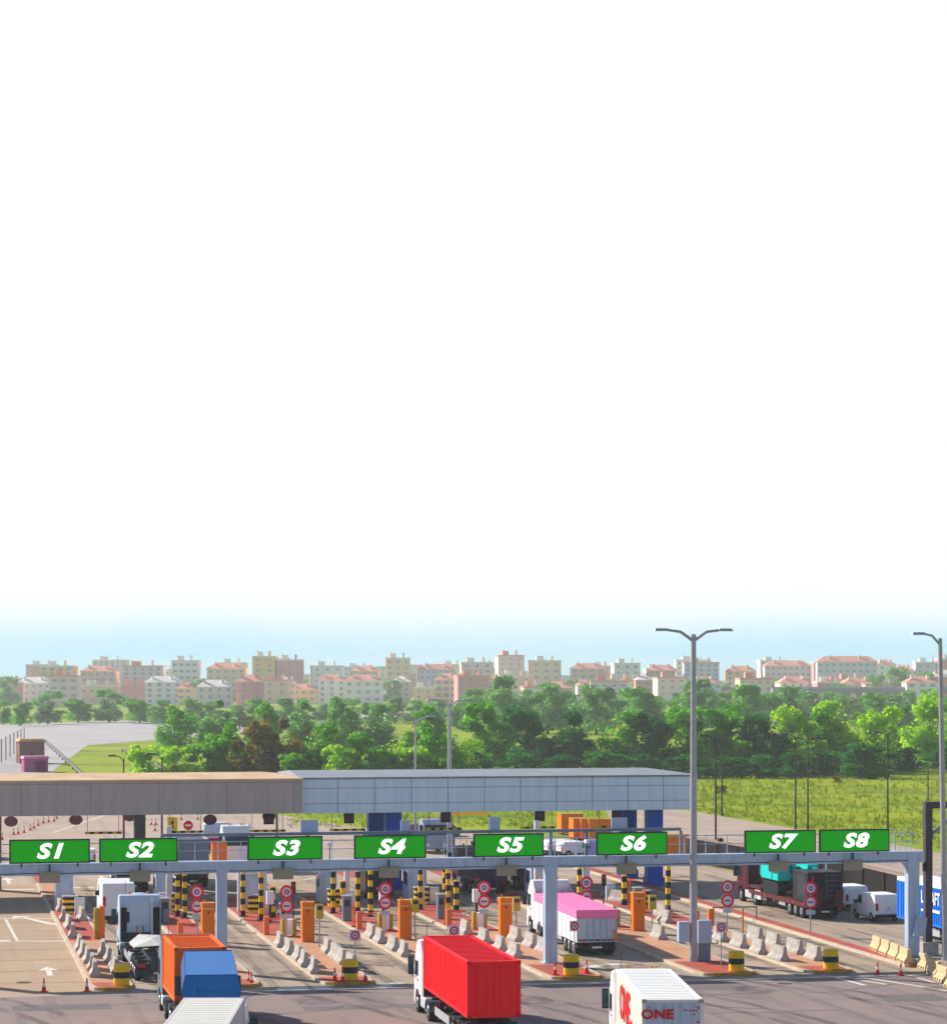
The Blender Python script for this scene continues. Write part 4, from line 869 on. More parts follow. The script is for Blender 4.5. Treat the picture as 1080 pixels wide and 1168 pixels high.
for x in (.6,1.9,3.3): MB().bb(x-.45,x+.45,-1.43,-1.402,1.2,2.4).build('window', GLASS, t)
MB().bb(-3.9,-3.0,-1.43,-1.402,.25,2.3).build('door', mat('cabin_door', (130,128,150), .6), t)
for i, (a_, b_) in enumerate((((52,848),(98,892)), ((140,858),(202,890)))):
    a_, b_ = at(*a_), at(*b_); t = thing('guard_rail', 'dark guard rail beside the access road, %s one' % ['left','right'][i], 'guard rail', (0,0,0), 0, 'guard rails at the far left')
    MB().tube((a_.x,a_.y,.75),(b_.x,b_.y,.75),.28,n=6).build('rail', DARK_STEEL, t)
    n = 14
    for k in range(n): q = a_.lerp(b_, k/(n-1)); MB().bb(q.x-.1,q.x+.1,q.y-.1,q.y+.1,0,.5).build('post', DARK_STEEL, t)
# mesh fence at the far left
a_, b_ = at(-30,892), at(28,852); t = thing('mesh_fence', 'tall grey mesh fence with dark posts at the far left', 'fence')
n = 12; wires = MB()
for k in range(n):
    q = a_.lerp(b_, k/(n-1)); MB().tube((q.x,q.y,0),(q.x,q.y,4.6),.1,n=6).build('post', DARK_STEEL, t)
for z in (.3,1,1.7,2.4,3.1,3.8,4.5): wires.tube((a_.x,a_.y+.12,z),(b_.x,b_.y+.12,z),.03,n=4)
wires.build('wires', STEEL_D, t)

# ------------------------------------------------------------------ trees
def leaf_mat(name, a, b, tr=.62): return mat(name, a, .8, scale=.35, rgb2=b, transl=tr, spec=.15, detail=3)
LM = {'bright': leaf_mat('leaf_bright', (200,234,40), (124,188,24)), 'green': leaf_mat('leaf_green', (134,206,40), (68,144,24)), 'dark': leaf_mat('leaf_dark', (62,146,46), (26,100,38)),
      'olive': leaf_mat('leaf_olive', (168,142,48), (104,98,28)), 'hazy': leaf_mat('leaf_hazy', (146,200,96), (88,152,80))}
def leaf_mesh(name, m, seed, H, W, n, size, base=.15):
    r = random.Random(seed); lobes = []
    for k in range(r.randint(11,16)):
        a = r.uniform(0, 6.28); z = H*r.uniform(base+.15, .93); d = r.uniform(.05, .44)*W*(1.1-.75*abs(z/H-.45))
        lobes.append((d*math.cos(a), d*math.sin(a), z, W*r.uniform(.1,.24), H*r.uniform(.06,.16)))
    lobes.append((0,0,H*.5,W*.33,H*.36))
    for k in range(4): a = k*1.57+r.uniform(0,1); lobes.append((W*.26*math.cos(a), W*.26*math.sin(a), H*(base+.2), W*.24, H*.2))
    mb = MB()
    for i in range(n):
        lx, ly, lz, rw, rh = lobes[min(r.randrange(len(lobes)+2), len(lobes)-1)]
        d = Vector((r.gauss(0,1), r.gauss(0,1), r.gauss(0,1))).normalized(); k = r.uniform(.5,1.0)+(r.random()<.12)*r.uniform(0,.3)
        c = Vector((lx+d.x*rw*k, ly+d.y*rw*k, max(H*base*.6, lz+d.z*rh*k)))
        nn = (d+Vector((r.gauss(0,.5), r.gauss(0,.5), r.gauss(0,.5)+.3))).normalized(); t = nn.orthogonal().normalized(); t.rotate(Matrix.Rotation(r.uniform(0,6.28),3,nn)); bt = nn.cross(t)
        s = size*r.uniform(.5,1.2); q = s*r.uniform(.5,.9)
        mb.add([c-t*s*.5, c-bt*q*.45+nn*s*.1, c+t*s*.5, c+bt*q*.45-nn*s*.05], [(0,1,2,3)])
    return mb, lobes
PROTO = {}
def tree_proto(kind, seed, H=12.0, W=9.0, n=2600, size=.75, base=.15):
    key = (kind, seed, H, W)
    if key in PROTO: return PROTO[key]
    mb, lobes = leaf_mesh('crown', None, seed, H, W, n, size, base)
    me = bpy.data.meshes.new('crown'); me.from_pydata(mb.v, [], mb.f); me.materials.append(LM[kind])
    tk = MB(); tk.tube((0,0,-.1),(.1,.05,H*.42),.28,.18,8)
    for lx, ly, lz, rw, rh in lobes[:5]: tk.tube((.08,.04,H*.3),(lx*.8,ly*.8,lz),.13,.04,6)
    tm = bpy.data.meshes.new('trunk'); tm.from_pydata(tk.v, [], tk.f); tm.materials.append(BARK)
    PROTO[key] = (me, tm); return PROTO[key]
NT = {}
def tree(kind, label, p, H, W, seed, group, name='tree', H0=12.0, W0=9.0, n=2600, size=.75, base=.15):
    me, tm = tree_proto(kind, seed, H0, W0, n, size, base)
    r = thing(name, label, 'tree' if name == 'tree' else 'bush', (p.x, p.y, 0), rnd.uniform(0,6.28), group)
    r.scale = (W/W0, W/W0, H/H0)
    for nm, d in (('crown', me), ('trunk', tm)):
        o = bpy.data.objects.new(nm, d); COL.objects.link(o); o.parent = r
    return r
# the row behind the meadow: base (u,v), top v, width px
def ptree(kind, u, vb, vt, wpx, seed, label, group, name='tree'):
    D = FPX*CAMH/(vb-HOR); H = CAMH-(vt-HOR)*D/FPX; p = at(u, vb)
    bush = name == 'bush'
    return tree(kind, label, p, H, wpx*D/FPX, seed, group, name, *( (6.0, 9.0, 3000, .75, .0) if bush else (12.0, 9.0, 5200, .72, .03)))
i = 0
front = [('green',560,878,800,70),('dark',610,880,806,76),('dark',655,881,812,70),('green',700,882,806,76),('dark',745,882,812,72),('green',790,882,800,78),('green',835,882,806,74),('dark',872,883,815,62),('bright',905,882,806,70),
  ('green',938,881,812,66),('bright',962,880,793,86),('bright',1000,879,806,66),('green',1022,872,826,50),('bright',1064,876,790,74),('green',1098,874,796,70)]
for i, (k, u, vb, vt, w) in enumerate(front):
    ptree(k, u, vb, vt, w, 1+(i*3) % 7, '%s tree in the front row behind the meadow, %s from the left' % ({'green':'mid green','dark':'dark green','bright':'bright yellow green'}[k], ORD[i]), 'trees in the front row behind the meadow')
under = [(540,884,856,60),(590,885,858,60),(640,886,860,60),(690,887,858,64),(735,887,860,56),(780,887,862,60),(825,887,862,60),(865,887,860,54),(905,886,858,52),(940,885,857,44),(1035,879,852,50),(1075,878,850,52),(1105,879,852,50)]
for i, (u, vb, vt, w) in enumerate(under):
    ptree('dark', u, vb, vt, w, 11+i % 2, 'dark bush at the foot of the front tree row, %s from the left' % ORD[i], 'dark bushes under the tree row', 'bush')
ptree('dark', 986, 887, 848, 74, 12, 'wide dark rounded bush standing forward of the tree row above sign S8', 'dark bush on the meadow', 'bush')
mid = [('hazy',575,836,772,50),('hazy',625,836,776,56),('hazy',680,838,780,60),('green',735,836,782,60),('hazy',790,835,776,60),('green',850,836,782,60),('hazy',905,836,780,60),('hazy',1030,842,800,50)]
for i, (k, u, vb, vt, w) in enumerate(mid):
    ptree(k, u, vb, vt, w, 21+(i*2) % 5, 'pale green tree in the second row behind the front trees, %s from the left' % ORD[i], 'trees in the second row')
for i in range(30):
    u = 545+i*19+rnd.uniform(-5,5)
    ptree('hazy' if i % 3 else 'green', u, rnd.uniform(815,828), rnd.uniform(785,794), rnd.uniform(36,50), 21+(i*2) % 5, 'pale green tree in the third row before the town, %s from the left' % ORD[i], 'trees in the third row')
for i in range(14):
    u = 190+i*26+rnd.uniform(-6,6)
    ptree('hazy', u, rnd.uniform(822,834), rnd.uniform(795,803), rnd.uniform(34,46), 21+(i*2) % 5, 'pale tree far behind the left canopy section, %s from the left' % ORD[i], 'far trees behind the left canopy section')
left = [('olive',296,892,812,64),('olive',328,892,820,54),('green',262,891,826,56),('green',366,892,822,60),('green',408,892,828,62),('bright',450,892,834,60),('green',490,892,826,60),('bright',528,892,840,58),
  ('green',300,862,792,46),('hazy',340,860,800,46),('hazy',385,860,796,50),('hazy',435,860,800,50),('green',485,862,796,56),('hazy',245,856,798,46),('green',200,858,806,48)]
for i, (k, u, vb, vt, w) in enumerate(left):
    ptree(k, u, vb, vt, w, 31+i % 4, '%s tree behind the canopy, %s' % ({'olive':'olive brown','green':'mid green','bright':'bright green','hazy':'pale green'}[k], ['%s from the left in the near row' % ORD[i], '%s listed in the far row' % ORD[i-8] if i >= 8 else ''][i >= 8]), 'trees behind the left half of the canopy')
for i, (u, vb, vt, w) in enumerate(((165,892,852,54),(200,893,850,56),(235,892,848,56),(335,894,858,54),(385,894,852,54),(430,893,850,56),(475,893,852,56),(515,893,856,54))):
    ptree('bright' if i in (0,1,4,6) else 'green', u, vb, vt, w, 13+i % 2, 'low leafy bush just behind the canopy roof, %s from the left' % ORD[i], 'bushes behind the canopy roof', 'bush')
for i, (u, vb, vt, w) in enumerate(((4,826,800,26),(24,828,796,30),(55,826,790,40),(90,824,792,40),(125,824,788,44),(160,825,792,44))):
    ptree('green' if i % 2 else 'hazy', u, vb, vt, w, 41+i % 2, 'tree beside the far left road, %s from the left' % ORD[i], 'trees by the far left road')
fl_ = []
for k in range(34):
    u = -20+k*34+rnd.uniform(-10,10); fl_.append(u)
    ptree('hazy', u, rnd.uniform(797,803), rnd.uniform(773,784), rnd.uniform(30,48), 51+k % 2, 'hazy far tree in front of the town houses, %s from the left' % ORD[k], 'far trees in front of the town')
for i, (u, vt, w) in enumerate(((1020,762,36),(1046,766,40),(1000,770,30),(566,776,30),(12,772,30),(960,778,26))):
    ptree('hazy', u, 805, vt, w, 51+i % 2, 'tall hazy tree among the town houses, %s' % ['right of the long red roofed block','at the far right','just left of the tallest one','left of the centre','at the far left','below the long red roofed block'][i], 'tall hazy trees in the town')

# ------------------------------------------------------------------ viaduct and town
V0, V1 = at(880,806), at(1240,806)
t = thing('viaduct', 'long grey concrete viaduct crossing in front of the town at the right', 'viaduct')
d = V1-V0; ang = math.atan2(d.y, d.x); mid_ = (V0+V1)/2
VM = mat('viaduct_concrete', (140,136,158), .9, var=.08, scale=.05)
MB().box((mid_.x,mid_.y,8.6),(d.length,10,2.6), ang).build('deck', VM, t); MB().box((mid_.x-3*math.sin(-ang),mid_.y-5.2,10.3),(d.length,.3,1.0), ang).build('parapet', mat('parapet', (168,164,184), .9), t)
for k in range(9): q = V0.lerp(V1, (k+.5)/9); MB().box((q.x,q.y,3.6),(3,5,7.2), ang).build('pier', VM, t)
WIN = mat('window_blue', (150,156,180), .3)
BW = {'amber':(250,204,140),'peach':(250,218,184),'rose':(232,158,160),'salmon':(248,200,182),'white':(246,240,236),'lilac':(214,208,224),'pink':(246,214,214)}  # town colours and windows paled to imitate distance haze
RW = {'terracotta':(236,164,140),'cream':(246,236,222),'red':(232,154,142)}
winmesh = {}
def building(label, u0, u1, vt, vb, wall, roof, hip=False, floors=None, name='town_building'):
    D = FPX*CAMH/(vb-HOR); p = at((u0+u1)/2, vb); W = (u1-u0)*D/FPX; H = CAMH-(vt-HOR)*D/FPX; dep = 16
    t = thing(name, label, 'building', (p.x,p.y,0), -YAW*.8+R(rnd.uniform(-6,6)), 'town houses on the skyline')
    wm = mat('wall_'+wall, BW[wall], .9, var=.06, scale=.1); rm = mat('rooftile_'+roof, RW[roof], .9, var=.1, scale=.3)
    MB().bb(-W/2,W/2,0,dep,0,H-1.5).build('wall', wm, t)
    r = MB()
    if hip: r.add([(-W/2-.6,-.6,H-1.5),(W/2+.6,-.6,H-1.5),(W/2+.6,dep+.6,H-1.5),(-W/2-.6,dep+.6,H-1.5),(-W/2+5,dep/2,H+2.2),(W/2-5,dep/2,H+2.2)],[(3,2,1,0),(0,1,5,4),(1,2,5),(2,3,4,5),(3,0,4)])
    else: r.bb(-W/2-.3,W/2+.3,-.3,dep+.3,H-1.5,H-.6); r.bb(-W/2+W*.2,-W/2+W*.42,3,9,H-.598,H+2.2)
    ro = r.build('roof', rm, t)
    for x in (-W*.28, W*.22): MB().bb(x-.7,x+.7,4,5.5,H-.6,H+2.6).build('chimney', wm, ro)
    nf = floors or max(2, int(H/rnd.uniform(3.1,4.2))); nc = max(2, min(int(W/rnd.uniform(3.6,5.8)), 96//nf)); wsx = rnd.uniform(.6,1.5); wsz = rnd.uniform(.6,1.05)
    key = 'w'
    if key not in winmesh:
        o = MB().bb(-.85,.85,-.12,.05,-.9,.9).build('window', WIN, t); winmesh[key] = o.data; bpy.data.objects.remove(o)
    for f in range(nf):
        z = (H-1.5)*(f+.55)/nf
        if z+.9 > H-1.7: continue
        for c in range(nc):
            o = bpy.data.objects.new('window', winmesh[key]); COL.objects.link(o); o.parent = t; o.location = (-W/2+W*(c+.5)/nc, -.02, z); o.scale = (wsx, 1, wsz)
    bl = MB()
    for f in range(1, nf): z = (H-1.5)*f/nf; bl.bb(-W/2+.3,W/2-.3,-.5,-.003,z-.12,z+.12)
    bl.build('floor_bands', mat('band_'+wall, tuple(min(255,int(c*1.05)+8) for c in BW[wall]), .9), t)
bl_ = [('long four storey lilac block with red roof at right',932,1000,752,800,'lilac','red',True),('white gabled house right of the long red roofed block',1000,1022,756,798,'white','red',True),('salmon house left of the right edge gap',1022,1042,762,798,'pink','terracotta',True),
 ('pale lilac block at the far right with white parapet',1044,1072,754,798,'lilac','cream',False),('rose house beyond the right edge mast',1072,1100,750,798,'rose','cream',False),
 ('low terracotta roofed house below the long block, left one',936,958,776,803,'peach','terracotta',True),('low terracotta roofed house below the long block, middle one',962,1000,777,803,'salmon','terracotta',True),('low terracotta roofed house at the far right',1050,1082,775,803,'salmon','terracotta',True),
 ('tall amber apartment tower with orange windows left of centre',288,314,747,800,'amber','cream',False),('rose red apartment block beside the amber tower',316,345,751,800,'rose','cream',False),('small cream house in front of the rose red block',322,338,776,802,'peach','cream',False),
 ('pink apartment block with salmon top left of the middle',568,598,746,799,'pink','terracotta',False),('peach apartment block next to the pink middle block',606,640,752,799,'peach','cream',False),('salmon hipped house in the middle of the skyline',650,690,760,799,'salmon','terracotta',True),
 ('white slab block right of the middle',700,730,755,799,'white','cream',False),('rose house between the white slab and the lilac slab',738,772,762,799,'rose','terracotta',True),('lilac slab block behind the S7 lane',780,820,754,799,'lilac','red',False),('amber house with hipped roof near the S7 lane',828,862,763,799,'amber','terracotta',True),
 ('pink block left of the long red roofed block',872,925,757,799,'pink','terracotta',True),('white block right of the rose red block',356,392,758,800,'white','cream',False),('salmon house left of the tall cream tower',400,432,763,800,'salmon','terracotta',True),
 ('cream tower on the left half of the skyline',440,468,749,800,'peach','cream',False),('lilac house right of the cream tower',478,520,761,800,'lilac','terracotta',True),('pink slab near the middle of the skyline',526,562,754,800,'pink','cream',False),
 ('peach house left of the amber tower',236,280,760,800,'peach','terracotta',True),('white tower on the far left skyline',196,226,752,800,'white','cream',False),('pink slab on the far left skyline',140,186,758,800,'pink','terracotta',False),('salmon house on the far left skyline',92,132,763,800,'salmon','terracotta',True),('amber block on the far left skyline',46,84,758,800,'amber','cream',False),
 ('dusky pink house among trees at the left edge',4,24,776,803,'rose','cream',True)]
lows = []
ur = random.Random(21); u = -6
CN = {'amber':'amber','peach':'peach','rose':'rose','salmon':'salmon','white':'white','lilac':'lilac','pink':'pink'}
k = 0
while u < 1090:
    wd = ur.uniform(16,44); tp_ = ur.uniform(768,784); wl_ = ur.choice(list(CN)); rf_ = ur.choice(['terracotta','red','cream'])
    bl_.append(('low %s house in the front of the town, %s from the left' % (CN[wl_], ORD[k]), u, u+wd, tp_, ur.uniform(801,807), wl_, rf_, ur.random() < .6)); u += wd*ur.uniform(.75,1.35); k += 1
u = 30; k = 0
while u < 930:
    wd = ur.uniform(14,40); wl_ = ur.choice(['lilac','white','peach','rose'])
    bl_.append(('distant %s block behind the skyline houses, %s from the left' % (wl_, ORD[k]), u, u+wd, ur.uniform(751,766), ur.uniform(792,795), wl_, 'cream', False)); u += wd+ur.uniform(8,60); k += 1
for x in bl_: building(*x)
# low far ridge
hb = MB(); n = 60; pts = []
for k in range(n+1):
    u = -700+k*(2500/n); D = 3600; p = atD(u, D); pts.append((p.x, p.y, 14+10*math.sin(k*.5)+8*math.sin(k*.23+1)))
vs = [(x,y,-1) for x,y,z in pts]+[(x,y,max(4,z)) for x,y,z in pts]+[(x+80,y+400,-1) for x,y,z in pts]
fs = [(k,k+1,n+2+k,n+1+k) for k in range(n)]+[(n+1+k,n+2+k,2*n+3+k,2*n+2+k) for k in range(n)]
hb.add(vs, fs); structure(hb.build('far_hills', mat('far_green', (96,128,84), .9, scale=.01)))

# ------------------------------------------------------------------ wear on the paving
def veil(name, rgb, amt, st, scale, p0=.4, p1=.7):
    m = bpy.data.materials.new(name); m.use_nodes = True; nt = m.node_tree; N = nt.nodes; L = nt.links; b = N['Principled BSDF']; b.inputs['Base Color'].default_value = (*lin(rgb), 1); b.inputs['Roughness'].default_value = .8
    tc = N.new('ShaderNodeTexCoord'); mp = N.new('ShaderNodeMapping'); mp.inputs['Scale'].default_value = st; L.new(tc.outputs['Object'], mp.inputs[0])
    n = N.new('ShaderNodeTexNoise'); n.inputs['Scale'].default_value = scale; n.inputs['Detail'].default_value = 7; L.new(mp.outputs[0], n.inputs['Vector'])
    r = N.new('ShaderNodeValToRGB'); r.color_ramp.elements[0].position = p0; r.color_ramp.elements[1].position = p1; L.new(n.outputs['Fac'], r.inputs[0])
    k = N.new('ShaderNodeMath'); k.operation = 'MULTIPLY'; k.inputs[1].default_value = amt; L.new(r.outputs[0], k.inputs[0]); L.new(k.outputs[0], b.inputs['Alpha']); return m
TRACK = veil('tyre_track', (84,78,80), .42, (1.2,.12,1), 1.1, .36, .66)
OIL = veil('oil_stain', (70,64,66), .34, (1,1,1), 1.3, .38, .6)
PATCH = mat('asphalt_patch', (118,108,108), .9, var=.15, scale=2, bump=.2)
CRACK = mat('crack_seal', (72,66,68), .8)
tk = MB()
def band(pts, w, z):
    vs = []
    for i, p in enumerate(pts):
        a = Vector(pts[max(0,i-1)]); c = Vector(pts[min(len(pts)-1,i+1)]); d = (c-a).normalized(); n = Vector((-d.y, d.x))*w/2
        vs += [(p[0]-n.x, p[1]-n.y, z), (p[0]+n.x, p[1]+n.y, z)]
    tk.add(vs, [(2*i, 2*i+1, 2*i+3, 2*i+2) for i in range(len(pts)-1)])
r2 = random.Random(5)
for n, xc in enumerate((-22.6,-16.2,-9.8,-3.4,4.0,11.8,18.2,23.5)):
    for sx in (-1.0,1.0):
        x = xc+sx; band([(x+.12*math.sin(y*.13+n), y) for y in range(-8,66,3)], .55, .0125+.0004*n)
for n in range(7):
    x0 = -34+n*8.5; band([(x0+k*1.1-.05*k*k, -9.5-k*2.4) for k in range(10)], .6, .0165+.0004*n); band([(x0+2+k*1.1-.05*k*k, -9.5-k*2.4) for k in range(10)], .6, .0195+.0004*n)
structure(tk.build('tyre_tracks', TRACK))
tk = MB()
for n, (x, y, w) in enumerate(((-15.5,-2,1.6),(-22,8,1.8),(-9.6,3,1.5),(4.2,-2,2.0),(12,2,1.4),(18.2,9,1.8),(-3.5,12,1.4),(24,28,2.2),(-5,-16,1.5),(8,-14,1.3),(18,-16,1.2),(-16,-14,1.4))):
    tk.add([(x+w*(.7+.3*r2.random())*math.cos(a*.5236), y+1.7*w*(.7+.3*r2.random())*math.sin(a*.5236), .0235+.0004*n) for a in range(12)], [tuple(range(12))])
structure(tk.build('oil_stains', OIL))
tk = MB()
for n, (x, y, a, b) in enumerate(((6,-12.5,4.5,2.2),(-14,-17,6,1.6),(15,-19,3.5,3),(-29,-14,5,2.4))): tk.add([(x-a/2,y-b/2,.0065),(x+a/2,y-b/2,.0065),(x+a/2,y+b/2,.0065),(x-a/2,y+b/2,.0065)], [(0,1,2,3)])
structure(tk.build('asphalt_patches', PATCH))
tk = MB()
for n in range(16):
    x = r2.uniform(-36,26); y = r2.uniform(-24,-10); pts = [(x,y)]; a = r2.uniform(0,6.28)
    for k in range(9): a += r2.uniform(-.5,.5); pts.append((pts[-1][0]+.8*math.cos(a), pts[-1][1]+.8*math.sin(a)))
    band(pts, .07, .0085+.0001*n)
for y in range(-3, 64, 6): band([(-27.0,y),(-40,y)] , .06, .0102); 
for xa, xb in ((-24.7,-20.4),(-17.8,-14.65),(-11.5,-8.15),(-5.1,-1.9),(1.5,6.9),(10.55,13.15),(16.3,19.85)):
    for y in range(-4, 50, 6): band([(xa,y+.01*xa),(xb,y+.01*xa)], .06, .0102)
structure(tk.build('paving_joints', CRACK))
for i, (x, y) in enumerate(((-8,-13),(10.5,-11.5),(-30.5,-2.5),(17.8,3.5))):
    t = thing('manhole_cover', 'round iron manhole cover %s' % ['on the apron in front of the S4 island','on the apron in front of the S6 island','in the tan lane S1','in lane S8'][i], 'manhole', (x,y,.004), 0, 'manhole covers')
    MB().lathe((0,0,0),[(.42,0),(.42,.012)],20).build('rim', DARK_STEEL, t); MB().lathe((0,0,.012),[(.34,0),(.34,.006)],20).build('lid', mat('iron', (96,88,86), .7, .4, var=.3, scale=6), t)
# weeds over the meadow: uncountable
wd_ = MB(); r3 = random.Random(9)
for n in range(2600):
    u = r3.uniform(795,1120) if n % 3 else r3.uniform(330,700); lo = 884
    v = r3.uniform(lo, 925+max(0,u-790)*.15) if n % 3 else r3.uniform(900, 944)
    p = at(u, v); h_ = .62*r3.uniform(.25,.8)*(1.8 if r3.random() < .06 else 1)
    for b_ in range(4):
        a = r3.uniform(0,6.28); q = r3.uniform(.15,.45); x, y = p.x+q*math.cos(a), p.y+q*math.sin(a)
        wd_.add([(x-.12*math.sin(a),y+.12*math.cos(a),-.06),(x+.12*math.sin(a),y-.12*math.cos(a),-.06),(x+.3*math.cos(a),y+.3*math.sin(a),h_)], [(0,1,2)])
tag(wd_.build('meadow_weeds', mat('weeds', (166,174,14), .9, scale=.05, rgb2=(118,146,8), transl=.4)), 'rough tufts of grass and weeds on the meadow', 'grass', kind='stuff')
for i, (u, v, w_) in enumerate(((955,893,12),(822,905,14))):
    p = at(u, v); tree('olive', 'small scrubby bush on the open meadow, %s from the left' % ORD[[1,0][i]], p, 1.1, w_*.15, 13, 'scrub on the meadow', 'bush', 6.0, 9.0, 3000, .75, .0)
# more island clutter
def mk_del():
    t = thing('delineator_post', '', 'post', group='thin orange posts'); MB().tube((0,0,0),(0,0,1.75),.055,n=8).build('shaft', ORANGE, t); MB().lathe((0,0,0),[(.16,0),(.12,.06)],10).build('foot', BLACK, t); return t
dl = Maker(mk_del)
for s_, x, y in (('on the S7 island left of the tall one',14.0,30.0),('on the S7 island behind the barriers',15.9,13.2),('on the S5 island by the boom gate',-1.5,24.5),('on the S4 island by the boom gate',-7.85,24),('on the S3 island behind the round signs',-13.9,23.5),('on the S6 island',7.3,27),('on the S2 island',-18.2,22),('on the S7 island, farthest back',15.0,38)):
    dl('thin orange post %s' % s_, (x, y, .158))
def mk_bin():
    t = thing('electrical_box', '', 'electrical box', group='small grey electrical boxes'); MB().bb(-.35,.35,-.2,.2,.1,1.25).build('case', CABINET, t, bevel=.03); MB().bb(-.3,.3,-.215,-.202,.2,1.15).build('door', ALU, t); MB().bb(-.38,.38,-.24,.24,0,.1).build('plinth', CONCRETE, t); return t
eb = Maker(mk_bin)
for s_, x, y in (('on the S3 island near the booth',-12.0,37),('on the S4 island near the booth',-5.6,38.5),('on the S5 island near the booth',.7,40),('on the S2 island near the booth',-19.6,37),('on the S6 island near the booth',7.6,37),('on the S7 island near the canopy',14.2,40.5),('on the S1 island near the booth',-25.3,36)):
    eb('small grey electrical box %s' % s_, (x, y, .158))
def mk_light():
    t = thing('lane_traffic_light', '', 'traffic light', group='lane traffic lights'); MB().tube((0,.1,0),(0,.1,2.9),.05,n=8).build('post', DARK_STEEL, t); MB().bb(-.15,.15,-.1,.1,2.2,3.0).build('housing', BLACK, t, bevel=.02)
    for z, m in ((2.8,LAMP_R),(2.42,mat('lamp_green_off', (20,80,40), .3))): MB().tube((0,-.13,z),(0,-.102,z),.1,n=12).build('lens', m, t)
    return t
tl = Maker(mk_light)
for s_, x, y in (('on the S3 island',-11.75,25),('on the S4 island',-5.35,26),('on the S5 island',1.25,27),('on the S6 island',10.2,27),('on the S2 island',-18.1,26.5)): tl('black lane traffic light on a thin post %s' % s_, (x, y, .158))
t = thing('low_railing', 'low grey tubular railing on the right side of the S7 island', 'railing', (18.9,24.5,0))
MB().tube((-1.6,0,.95),(1.6,0,.95),.05,n=8).build('top_rail', STEEL_D, t)
for x in (-1.55,1.55): MB().tube((x,0,0),(x,0,.94),.05,n=8).build('post', STEEL_D, t)
for i, u in enumerate((376,539,668,820)):
    x = atY(u, 0); t = thing('surveillance_camera', 'small dark camera on the gantry beam %s' % ['right of sign S3','left of sign S5','left of sign S6','left of sign S7'][i], 'camera', (x,-.1,6.384), 0, 'cameras on the gantry')
    MB().tube((0,0,0),(0,0,.75),.03,n=8).build('bracket', DARK_STEEL, t); MB().bb(-.11,.11,-.38,.15,.75,.95).build('housing', BLACK if i % 2 else WHITE, t, bevel=.02)
for x0, x1 in ((-36,-19.6),(-18.9,-.4),(.4,22)):
    cbx = MB(); pts = [(x0+(x1-x0)*k/24, -.34, 5.84-.02*math.sin(k*1.3)) for k in range(25)]
    for a, c_ in zip(pts[:-1], pts[1:]): cbx.tube(a, c_, .022, n=5)
    cbx.build('cable', BLACK, gt)
p = atY(322,72); van('panel_van', 'silver van beyond the booths in lane S3', (p,74,0), 0, 4.8, 1.9, 2.0, (176,184,196), 'silver', boxy=True)
p = atY(700,78); van('panel_van', 'dark blue van beyond the canopy in lane S6', (p,80,0), 0, 4.8, 1.9, 2.0, (40,56,110), 'navyvan', boxy=True)
p = atY(100,84); van('white_car', 'small white car beyond the canopy in lane S1', (p,86,0), 0, 4.1, 1.75, 1.5, (236,236,238), 'white')

def mk_cushion():
    t = thing('crash_cushion', '', 'crash cushion', group='striped crash cushions before the booths'); a = MB()
    for k in range(6): a.mi(k % 2); a.bb(-.5+.003*(k % 2), .5-.003*(k % 2), -.35, .35, k*.2, k*.2+.2)
    a.build('block', [YELLOW, BLACK], t); MB().bb(-.56,.56,-.42,.42,1.2,1.28).build('cap', CONCRETE, t); return t
cu_ = Maker(mk_cushion)
for s_, x, y in (('S1',-25.9,37.5),('S2',-19.0,38.6),('S3',-13.0,35.8),('S4',-6.65,40),('S5',-.2,40.3),('S6',8.6,38.5),('S7',14.9,34)): cu_('low yellow and black crash cushion on the %s island' % s_, (x, y, .158))
def mk_hb():
    t = thing('height_gauge', '', 'height gauge', group='height gauges hung over the lanes'); a = MB()
    for k in range(8): a.mi(k % 2); a.tube((-1.4+k*.35,0,0),(-1.05+k*.35,0,0),.09+.002*(k % 2),n=8)
    a.build('bar', [YELLOW, BLACK], t)
    for x in (-1.2,1.2): MB().tube((x,.12,0),(x,.12,1.55),.02,n=6).build('hanger', DARK_STEEL, t)
    return t
hg = Maker(mk_hb)
for s_, x in (('S2',-22.5),('S3',-16.2),('S4',-9.8),('S5',-3.5),('S6',4.2),('S7',11.8),('S8',18.1)): hg('striped height gauge hung from the canopy over lane %s' % s_, (x, 54.2, 4.85))
def mk_ll():
    t = thing('canopy_signal', '', 'traffic light', group='lane signals on the canopy edge'); MB().bb(-.4,.4,0,.2,0,.8).build('housing', BLACK, t, bevel=.02); MB().tube((0,-.02,.4),(0,-.003,.4),.26,n=16).build('lens', mat('lens_off', (80,30,34), .3), t); return t
ll = Maker(mk_ll)
for s_, x in (('S4',-9.8),('S5',-3.5),('S6',4.2),('S7',11.8),('S8',18.1)): ll('square black lane signal under the canopy edge over lane %s' % s_, (x, 53.35, 5.4))
def mk_pt():
    t = thing('pay_terminal', '', 'terminal', group='blue grey pay terminals'); MB().bb(-.3,.3,-.3,.3,0,1.7).build('body', STEEL_D, t, bevel=.03); MB().bb(-.2,.2,-.315,-.302,1.0,1.45).build('screen', GLASS, t); MB().bb(-.36,.36,-.4,.36,1.7,1.76).build('hood', ALU, t); return t
pt = Maker(mk_pt)
for s_, x, y in (('S2',-20.0,29),('S3',-12.6,23),('S4',-7.6,28.5),('S5',-1.0,28.5),('S6',7.4,31),('S7',13.7,31)): pt('blue grey pay terminal with a hood on the %s island' % s_, (x, y, .158))
for i, (u, v, w_) in enumerate(((300,1046,0),(318,1046,0),(408,1038,0),(500,1034,0),(568,1032,0),(700,1044,0),(190,1040,0))):
    p = at(u, v, .158); cone('red traffic cone among the booths, %s from the left' % ORD[[1,2,3,4,5,6,0][i]], (p.x, p.y, .162))
